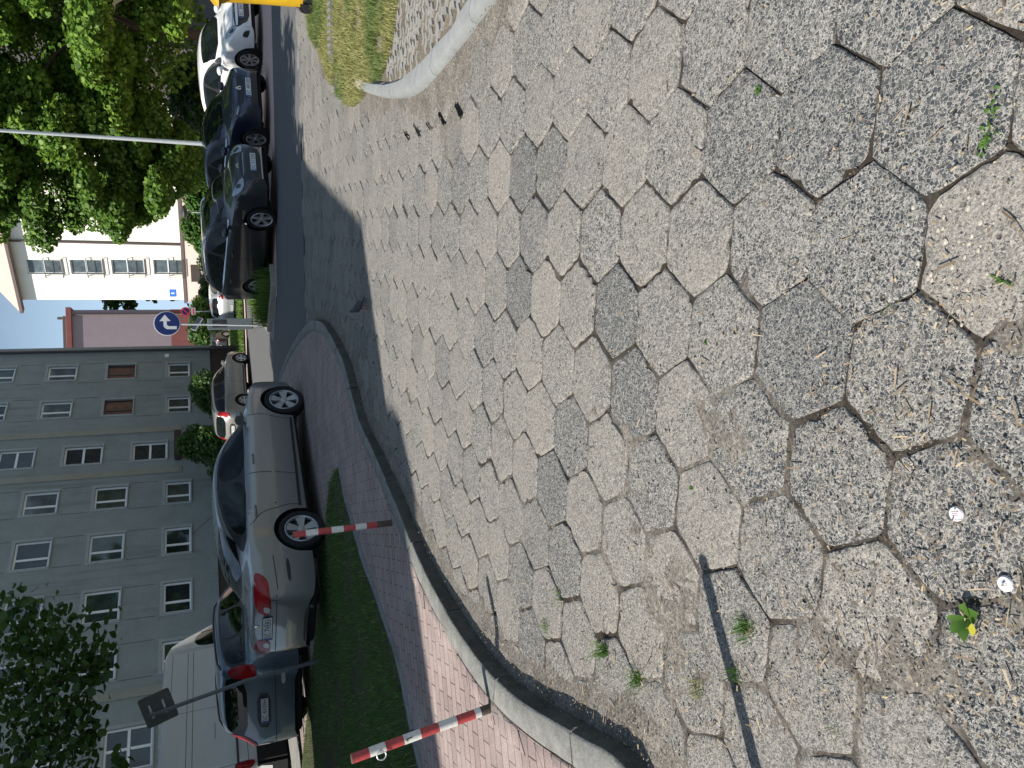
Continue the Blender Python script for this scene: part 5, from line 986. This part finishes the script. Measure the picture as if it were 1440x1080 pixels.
# bins at the right edge
M['yellow'] = simple('yellow bin plastic', (.52, .31, .012), .45, mott=.12, scale=5, stain=.25); M['bingrey'] = simple('grey bin plastic', (.23, .27, .28), .5, mott=.12, scale=5, stain=.2)
def bin_(label, loc, rz, mat, w=1.25, d=1.0, h=1.25):
    t = thing('waste_container', label, 'waste bin', loc, rz, 'waste containers at the right edge'); m = MB(); a = .10
    prof = [(.0, .16), (.02, .30), (a*.5, .7), (a, 1.10), (a+.03, 1.14), (a+.03, 1.20)]; vs = []; n = 20
    base = chaikin([(-w/2+.12, -d/2+.12), (w/2-.12, -d/2+.12), (w/2-.12, d/2-.12), (-w/2+.12, d/2-.12)], 2)
    for o_, z in prof:
        for x, y in base: vs.append((x*(1+o_*1.6/w), y*(1+o_*1.6/d), z))
    k = len(base); fs = [(i*k+j, i*k+(j+1) % k, i*k+k+(j+1) % k, i*k+k+j) for i in range(len(prof)-1) for j in range(k)]+[tuple(range(k))[::-1], tuple(range((len(prof)-1)*k, len(prof)*k))]; m.add(vs, fs)
    for x in (-.25, .25): m.box(x*w-.03, x*w+.03, -d/2-.03, -d/2+.1, .3, 1.1, bev=.01)
    m.build('body', mat, t, True, 40); m = MB(); pts = [(-w/2-.0, -d/2-.02, 1.21), (w/2+.0, -d/2-.02, 1.21), (w/2+.0, d/2+.02, 1.25), (-w/2-.0, d/2+.02, 1.25)]
    m.add(pts+[(x*.80, y*.8, z+.09) for x, y, z in pts], [(3, 2, 1, 0), (4, 5, 6, 7), (0, 1, 5, 4), (1, 2, 6, 5), (2, 3, 7, 6), (3, 0, 4, 7)]); m.build('lid', mat, t)
    for sx_ in (-1, 1):
        for sy in (-1, 1):
            m = MB(); m.lathe([(.03, -.025), (.085, -.025), (.085, .025), (.03, .025)], 18, 0, Matrix.Translation((sx_*w*.38, sy*d*.36, .085)), 'y'); m.box(sx_*w*.38-.02, sx_*w*.38+.02, sy*d*.36-.05, sy*d*.36+.05, .085, .2); m.build('castor', M['black'], t, True)
    return t
bin_('yellow recycling container on the grass at the right edge, mostly out of view', (5.58, 10.42, .03), R(-25), M['yellow'], 1.1, .72)
bin_('blue grey waste container with a sloping lid behind the yellow one', (12.9, 21.5, .0), R(-20), M['bingrey'], 1.3, 1.1, 1.3).scale = (1.0, 1.0, 1.35)
# ridged rubber slab lying in the verge
pA, pB = np.array(g(467, 80, .06)), np.array(g(466, 2, .06)); an = math.atan2(*(pB-pA)[::-1]); Ls = np.linalg.norm(pB-pA)+.1
t = tag(None or thing('rubber_slab', 'dark ridged rubber slab lying in the grass by the street edge', 'slab', (*((pA+pB)/2), .03), an)); m = MB(); m.box(-Ls/2, Ls/2, -.16, .16, .0, .05, bev=.012)
m.build('base', simple('weathered rubber', (.10, .10, .095), .9, mott=.3, scale=15, bumpy=.5, stain=.4), t); m = MB()
for k in range(int(Ls/.075)-1): x = -Ls/2+.06+k*.075; m.add([(x, -.13, .05), (x+.035, -.13, .05), (x+.075, .13, .05), (x+.04, .13, .05), (x, -.13, .066), (x+.035, -.13, .066), (x+.075, .13, .066), (x+.04, .13, .066)], [(4, 5, 6, 7), (0, 1, 5, 4), (1, 2, 6, 5), (2, 3, 7, 6), (3, 0, 4, 7)])
m.build('ridge', simple('rubber ridge', (.17, .17, .16), .9, mott=.3, scale=15), t)

# ------------------------------------------------------------------ small things on the road
def tuft(px, n, h, w, label, mat='grass', sp=.03, lean=1.1):
    x, y = g(*px); c = np.c_[x+rng.normal(size=n)*sp, y+rng.normal(size=n)*sp, np.full(n, -.004)]; o = npmesh('grass_tuft', blades(c, h, w, lean, .9), M[mat]); tag(o, label, 'grass tuft', 'grass tufts in the paving joints')
    me = o.data; co = np.zeros(len(me.vertices)*3); me.vertices.foreach_get('co', co); co = co.reshape(-1, 3)-np.array((x, y, 0)); me.vertices.foreach_set('co', co.ravel()); o.location = (x, y, 0); return o
M['tuft'] = leafmat('road grass', [(.035, .10, .012), (.07, .17, .025), (.16, .24, .06)], .35)
tuft((1052, 884), 120, 0.040, .0028, 'thick round grass tuft below the bollard shadow tip', 'tuft', .018); tuft((1037, 948), 46, 0.043, .0028, 'thin grass tuft growing across the bollard shadow', 'tuft', .013)
tuft((853, 914), 60, 0.072, .0035, 'spiky grass tuft with long blades near the kerb', 'tuft', .016, 1.3); tuft((899, 955), 60, 0.058, .003, 'grass tuft with long trailing shadow near the kerb shade', 'tuft', .018, 1.3)
tuft((984, 968), 60, 0.036, .0028, 'small yellowing grass tuft left of the bollard shadow', 'drygrass', .02); tuft((770, 882), 40, 0.036, .003, 'faint grass tuft in a joint beyond the others', 'tuft', .02); tuft((787, 838), 24, 0.029, .003, 'smallest grass sprig in a joint beside a pale slab', 'tuft', .015)
tuft((1182, 1030), 30, 0.022, .0022, 'tiny moss green tuft in the dirt at the lower edge', 'tuft', .015); tuft((1230, 583), 40, 0.010, .0022, 'mossy sprig in the joint between two slabs', 'drygrass', .016); tuft((1247, 436), 34, 0.009, .0022, 'mossy sprig where three slabs meet', 'drygrass', .014)
def leafplant(name, label, px, L_, cat='weed', mat=None, yl=False):
    x, y = g(*px); t = thing(name, label, cat, (x, y, 0)); mt = mat or M['weed']
    for (a, l, w, h) in L_:
        m = MB(); n = 8; vs = []
        for i in range(n+1):
            q = i/n; ww = w*math.sin(min(1, q*1.08)*math.pi)**.75*.5; r_ = l*q; z = h*(q*1.5-q*q*.7)
            for s_ in (-1, 0, 1): vs.append((math.cos(a)*r_-math.sin(a)*ww*s_, math.sin(a)*r_+math.cos(a)*ww*s_, z+abs(s_)*ww*.25+.002))
        fs = [(i*3+j, i*3+j+1, i*3+3+j+1, i*3+3+j) for i in range(n) for j in (0, 1)]; m.add(vs, fs); m.build('leaf', mt, t, True)
    m = MB(); m.tube([(0, 0, -.01), (0, 0, .012)], .003, 6); m.build('stem', mt, t)
    return t
M['weed'] = leafmat('weed leaf', [(.045, .11, .018), (.075, .16, .028), (.11, .21, .045)], .35); M['yleaf'] = leafmat('yellow leaf', [(.45, .42, .03), (.6, .55, .05), (.65, .6, .1)], .4)
wd = leafplant('broadleaf_weed', 'low weed with four round green leaves growing from a joint', (1362, 868), [(R(190), .05, .03, .030), (R(150), .042, .026, .034), (R(300), .05, .034, .028), (R(340), .042, .026, .03), (R(85), .022, .014, .05)])
m = MB(); vs = []
for i in range(7):
    q = i/6; w = .0085*math.sin(q*math.pi)
    for s_ in (-1, 1): vs.append((-.007+q*.0, -.05+.030*(q-.5)+.0, .035+.0) if False else (-.012+.028*(q-.5), -.034+w*s_, .034))
m.add(vs, [(i*2, i*2+1, i*2+3, i*2+2) for i in range(6)]); m.build('leaf', M['yleaf'], wd)['label'] = 'bright yellow leaf of the weed'
leafplant('fallen_leaf', 'single small bright green leaf lying on a dusty slab', (975, 687), [(R(80), .02, .014, .003)], 'leaf', M['weed']); leafplant('fallen_leaf', 'small dark green leaf scrap lying on a slab', (994, 482), [(R(20), .012, .009, .004), (R(200), .010, .008, .004)], 'leaf', M['weed'])
leafplant('creeping_weed', 'small green sprig in a slab corner near the upper edge', (1068, 127), [(R(a), .016, .010, .006) for a in (0, 70, 140, 210, 280)], 'weed', M['weed'])
leafplant('fallen_twig', 'thin green twig lying on the pebbly slab', (1412, 395), [(R(60), .035, .006, .003), (R(240), .03, .006, .003), (R(100), .02, .005, .004)], 'twig', M['weed'])
def weedstrip(label, pxs, n, s):
    x0, y0 = g(*pxs[0]); t = thing('creeping_weed', label, 'weed', (x0, y0, 0))
    P = [g(*p) for p in pxs]
    for i in range(n):
        q = rng.random()*(len(P)-1); k = int(q); f = q-k; bx = P[k][0]*(1-f)+P[k+1][0]*f-x0+rng.normal()*.008; by = P[k][1]*(1-f)+P[k+1][1]*f-y0+rng.normal()*.008
        a = rng.random()*6.28; l = s*(.6+.8*rng.random()); w = l*.62; m = MB(); vs = []; z0 = .004+.008*rng.random()
        for j in range(5):
            u = j/4; ww = w*math.sin(min(1, u*1.06)*math.pi)**.8*.5
            for sg in (-1, 0, 1): vs.append((bx+math.cos(a)*l*u-math.sin(a)*ww*sg, by+math.sin(a)*l*u+math.cos(a)*ww*sg, z0+l*.35*math.sin(u*2.4)+abs(sg)*ww*.2))
        m.add(vs, [(j*3+c, j*3+c+1, j*3+c+4, j*3+c+3) for j in range(4) for c in (0, 1)]); m.build('leaf', M['weed'], t, True)
weedstrip('strip of small green weeds filling the joint at the right edge', [(1408, 128), (1402, 150), (1398, 175), (1393, 198), (1388, 212)], 40, .011)
def cap(label, px, mark):
    x, y = g(*px); t = thing('bottle_cap', label, 'bottle cap', (x, y, .006), R(20), 'bottle caps lying on the road'); m = MB(); vs = []; n = 42
    for r_, z in ((.0162, 0), (.0155, .003), (.0135, .0058), (.004, .0062)):
        for k in range(n): q = r_+(.0007 if (k % 2 and z < .005) else 0); a = 2*math.pi*k/n; vs.append((q*math.cos(a), q*math.sin(a), z))
    m.add(vs, [(i*n+k, i*n+(k+1) % n, i*n+n+(k+1) % n, i*n+n+k) for i in range(3) for k in range(n)]+[tuple(range(3*n, 4*n))]); m.build('cap_shell', M['capwhite'], t, True, 40)
    m = MB()
    for k in range(3): m.box(-.007, .007, -.0052+k*.004, -.0036+k*.004, .0064, .0067)
    m.build('cap_print', mark, t); t.rotation_euler = (R(5), R(-4), R(100)); return t
M['capwhite'] = simple('white bottle cap', (.72, .71, .72), .4, mott=.05)
cap('white bottle cap with a reddish print lying on the rough slab', (1348, 722), simple('faded red print', (.42, .25, .28), .5)); cap('white bottle cap with pale grey marks nearest the lower edge', (1417, 820), simple('faded grey print', (.45, .45, .5), .5))
# pigeon: one continuous body
t = thing('pigeon', 'grey pigeon standing on the shaded paving just before the sunlit edge', 'pigeon', (*g(516, 432), .004), R(115)); t.scale = (.66, .66, .66); m = MB()
m.tube([(-.17, 0, .085), (-.13, 0, .10), (-.08, 0, .118), (-.03, 0, .130), (.03, 0, .142), (.075, 0, .160), (.095, 0, .185), (.105, 0, .205), (.118, 0, .222), (.135, 0, .222), (.146, 0, .216)], [.012, .028, .046, .058, .060, .048, .034, .027, .026, .020, .008], 16); m.build('body', simple('pigeon feathers', (.055, .052, .058), .8, mott=.3, scale=25), t, True, 80)
for s_ in (1, -1):
    m = MB(); m.tube([(.045, s_*.045, .155), (0, s_*.058, .142), (-.06, s_*.05, .122), (-.13, s_*.028, .102)], [.012, .034, .030, .008], 10, flat=.5); m.build('wing', simple('pigeon wing', (.045, .045, .052), .8, mott=.35, scale=30), t, True, 80)
    m = MB(); m.tube([(.005, s_*.022, .09), (-.002, s_*.024, .045), (.004, s_*.024, .006)], [.012, .005, .004], 8)
    for a in (-35, 0, 35, 180): m.tube([(.004, s_*.024, .005), (.004+.028*math.cos(R(a)), s_*.024+.028*math.sin(R(a)), .003)], .003, 5)
    m.build('leg', simple('pigeon leg', (.22, .06, .05), .7), t, True)
    m = MB(); m.lathe([(.004, 0), (.003, .003), (.0005, .004)], 8, 0, Matrix.Translation((.122, s_*.0235, .226)) @ Matrix.Rotation(R(-90*s_), 4, 'X')); m.build('eye', M['amber'], t)
m = MB(); m.tube([(.142, 0, .217), (.156, 0, .213), (.166, 0, .208)], [.007, .005, .002], 8); m.build('beak', M['platew'], t, True)
m = MB(); m.add([(-.15, -.02, .098), (-.15, .02, .098), (-.26, .034, .072), (-.27, 0, .070), (-.26, -.034, .072), (-.15, -.02, .088), (-.15, .02, .088), (-.26, .034, .066), (-.27, 0, .064), (-.26, -.034, .066)], [(0, 1, 2, 3, 4), (9, 8, 7, 6, 5), (0, 4, 9, 5), (1, 6, 7, 2), (4, 3, 8, 9), (3, 2, 7, 8), (0, 5, 6, 1)]); m.build('tail', simple('pigeon tail', (.03, .03, .034), .8), t)
# worn drain slots: flat sheets, the shade inside them painted black
for k, (a, b_, w) in enumerate((((571, 187), (577, 196), .022), ((587, 181), (592, 193), .022), ((602, 174), (608, 183), .020), ((619, 160), (627, 175), .030), ((643, 148), (651, 164), .042))):
    P, Q = np.array(g(*a)), np.array(g(*b_)); d = (Q-P); l = np.linalg.norm(d); d /= l; n_ = np.array([-d[1], d[0]]); m = MB(); c = (P+Q)/2; pts = []
    for q in np.linspace(-.5, .5, 7): pts.append(d*l*q*1.1+n_*w*.42*(.6+.8*rng.random()))
    for q in np.linspace(.5, -.5, 7): pts.append(d*l*q*1.1-n_*w*.42*(.6+.8*rng.random()))
    m.add([(x, y, .014) for x, y in pts], [tuple(range(14))]); o = m.build('drain_slot', M['slotdark']); o.location = (*c, 0); tag(o, ['furthest of the five black drain slots', 'second furthest black drain slot', 'middle and smallest of the black drain slots', 'second nearest black drain slot', 'nearest and largest black drain slot by the corner kerb'][k], 'drain slot', 'row of drain slots in the paving')
n = 46; pc = np.array(g(1338, 350)); Q = pc+rng.normal(size=(n, 2))*np.array((.075, .06)); V = np.zeros((n*6, 3, 3)); s_ = .0025+.004*rng.random(n)
for k in range(6):
    a, b_ = k*math.pi/3, (k+1)*math.pi/3
    for j, (cx_, cy_, cz_) in enumerate(((math.cos(a), math.sin(a), -.1), (math.cos(b_), math.sin(b_), -.1), (0, 0, .35))):
        V[k::6, j, 0] = Q[:, 0]+s_*cx_*1.25; V[k::6, j, 1] = Q[:, 1]+s_*cy_; V[k::6, j, 2] = .003+s_*cz_
tag(npmesh('road_pebbles', V, simple('pale pebbles', (.38, .345, .29), .7, mott=.3, scale=60)), kind='stuff')
# litter: slivers, crumbs, grit
n = 7000; Q = np.zeros((0, 2))
while len(Q) < n:
    y = np.exp(rng.uniform(math.log(.75), math.log(9.5), 20000)); x = rng.uniform(-1.75, 3.0, 20000)*np.clip(y/3, .45, 1.3); k = (distpl(KP, x, y) < .85*rng.random(20000)**1.5) | (rng.random(20000) < .06) | (distpl(RP, x, y) < .6*rng.random(20000)**1.8) | ((np.hypot((x+.6)/.8, (y-1.3)/.7) < 1) & (rng.random(20000) < .10))
    k &= ~inpoly(KPOLY, x, y); Q = np.vstack([Q, np.c_[x, y][k]])
Q = Q[:n]; a = rng.random(n)*2*np.pi; l = .003+.007*rng.random(n)**2+.017*(rng.random(n) < .05); w = np.minimum(l*.6, .0012+.0018*rng.random(n)); V = np.zeros((n, 4, 3)); zz = .006+kerbdirt(Q[:, 0], Q[:, 1])+.005*rng.random(n)
for k, (s1, s2) in enumerate(((-1, -.6), (1, -1), (.8, .7), (-.9, 1))):
    V[:, k, 0] = Q[:, 0]+np.cos(a)*l*s1-np.sin(a)*w*s2; V[:, k, 1] = Q[:, 1]+np.sin(a)*l*s1+np.cos(a)*w*s2; V[:, k, 2] = zz+(.003*rng.random(n))
M['litter'] = leafmat('dry litter', [(.05, .035, .025), (.22, .16, .10), (.50, .40, .26)], .0); tag(npmesh('road_litter', V, M['litter']), kind='stuff')
n = 9000; y = np.exp(rng.uniform(math.log(.75), math.log(8.5), n*3)); x = rng.uniform(-1.75, 3.2, n*3)*np.clip(y/3, .45, 1.2); k = (~inpoly(KPOLY, x, y)) & ((distpl(KP, x, y) < .7*rng.random(n*3)**1.3) | (distpl(RP, x, y) < .5*rng.random(n*3)) | (rng.random(n*3) < .10) | (np.hypot((x+.6)/.8, (y-1.3)/.8) < rng.random(n*3)*1.2)); x, y = x[k][:n], y[k][:n]; n = len(x); s = .0018+.0045*rng.random(n)**3
tet = np.array([(1, 0, -.3), (-.6, .8, -.3), (-.6, -.8, -.3), (0, 0, .9)]); tri = [(0, 1, 3), (1, 2, 3), (2, 0, 3)]; V = np.zeros((n*3, 3, 3)); rot = rng.random(n)*6.28; kd = kerbdirt(x, y)
for i, tr in enumerate(tri):
    for j, vi in enumerate(tr):
        p = tet[vi]; V[i::3, j, 0] = x+s*(np.cos(rot)*p[0]-np.sin(rot)*p[1]); V[i::3, j, 1] = y+s*(np.sin(rot)*p[0]+np.cos(rot)*p[1]); V[i::3, j, 2] = .004+kd+s*p[2]
M['grit'] = leafmat('grit', [(.06, .055, .05), (.17, .155, .14), (.42, .38, .33)], 0.0); tag(npmesh('road_grit', V, M['grit']), kind='stuff')

# ------------------------------------------------------------------ light, sky, camera
SUN_EL, SUN_AZ = R(48), math.atan2(-.423, -.906)             # direction towards the sun (left, slightly behind the camera)
sd = Vector((math.cos(SUN_EL)*math.cos(SUN_AZ), math.cos(SUN_EL)*math.sin(SUN_AZ), math.sin(SUN_EL)))
ld = bpy.data.lights.new('sun', 'SUN'); ld.energy = 5.0; ld.angle = R(.53); ld.color = (1, .95, .87); lo = bpy.data.objects.new('sun', ld); COL.objects.link(lo); lo.rotation_euler = sd.to_track_quat('Z', 'Y').to_euler(); lo.location = (-20, -8, 25)
w = bpy.data.worlds.new('World'); sc.world = w; w.use_nodes = True; nt = w.node_tree; bg = nt.nodes['Background']
sky = nt.nodes.new('ShaderNodeTexSky'); sky.sky_type = 'NISHITA'; sky.sun_disc = False; sky.sun_elevation = SUN_EL; sky.sun_rotation = math.atan2(sd.x, sd.y) % (2*math.pi); sky.air_density = 1.0; sky.dust_density = 1.2; sky.ozone_density = 1.0
tc = nt.nodes.new('ShaderNodeTexCoord'); nz = noise(nt, tc.outputs['Generated'], 3.2, 5, .6); cl_ = mapr(nt, nz, .36, .70, 0, .65)
sp_ = nt.nodes.new('ShaderNodeSeparateXYZ'); L(nt, tc.outputs['Generated'], sp_.inputs[0]); cl_ = mth(nt, 'MAXIMUM', cl_, mapr(nt, sp_.outputs[2], .04, .34, .75, 0.0))
L(nt, mixc(nt, cl_, sky.outputs[0], (7.8, 10.9, 14.4)), bg.inputs['Color']); bg.inputs['Strength'].default_value = .058
cd = bpy.data.cameras.new('camera'); cam = bpy.data.objects.new('camera', cd); COL.objects.link(cam); cd.sensor_fit = 'HORIZONTAL'; cd.sensor_width = 36; cd.lens = F_PX/1440*36; cd.clip_start = .05; cd.clip_end = 2500
mw = Matrix.Identity(4)
for i in range(3): mw[i][0] = _V[i]; mw[i][1] = _U[i]; mw[i][2] = -_f[i]
mw[0][3], mw[1][3], mw[2][3] = 0, 0, CAM_H
cam.matrix_world = mw; sc.camera = cam
vs_ = sc.view_settings; vs_.view_transform = 'Standard'; vs_.look = 'None'; vs_.gamma = 1.0; vs_.exposure = .50; vs_.use_curve_mapping = False
sc.cycles.max_bounces = 5; sc.cycles.transparent_max_bounces = 4
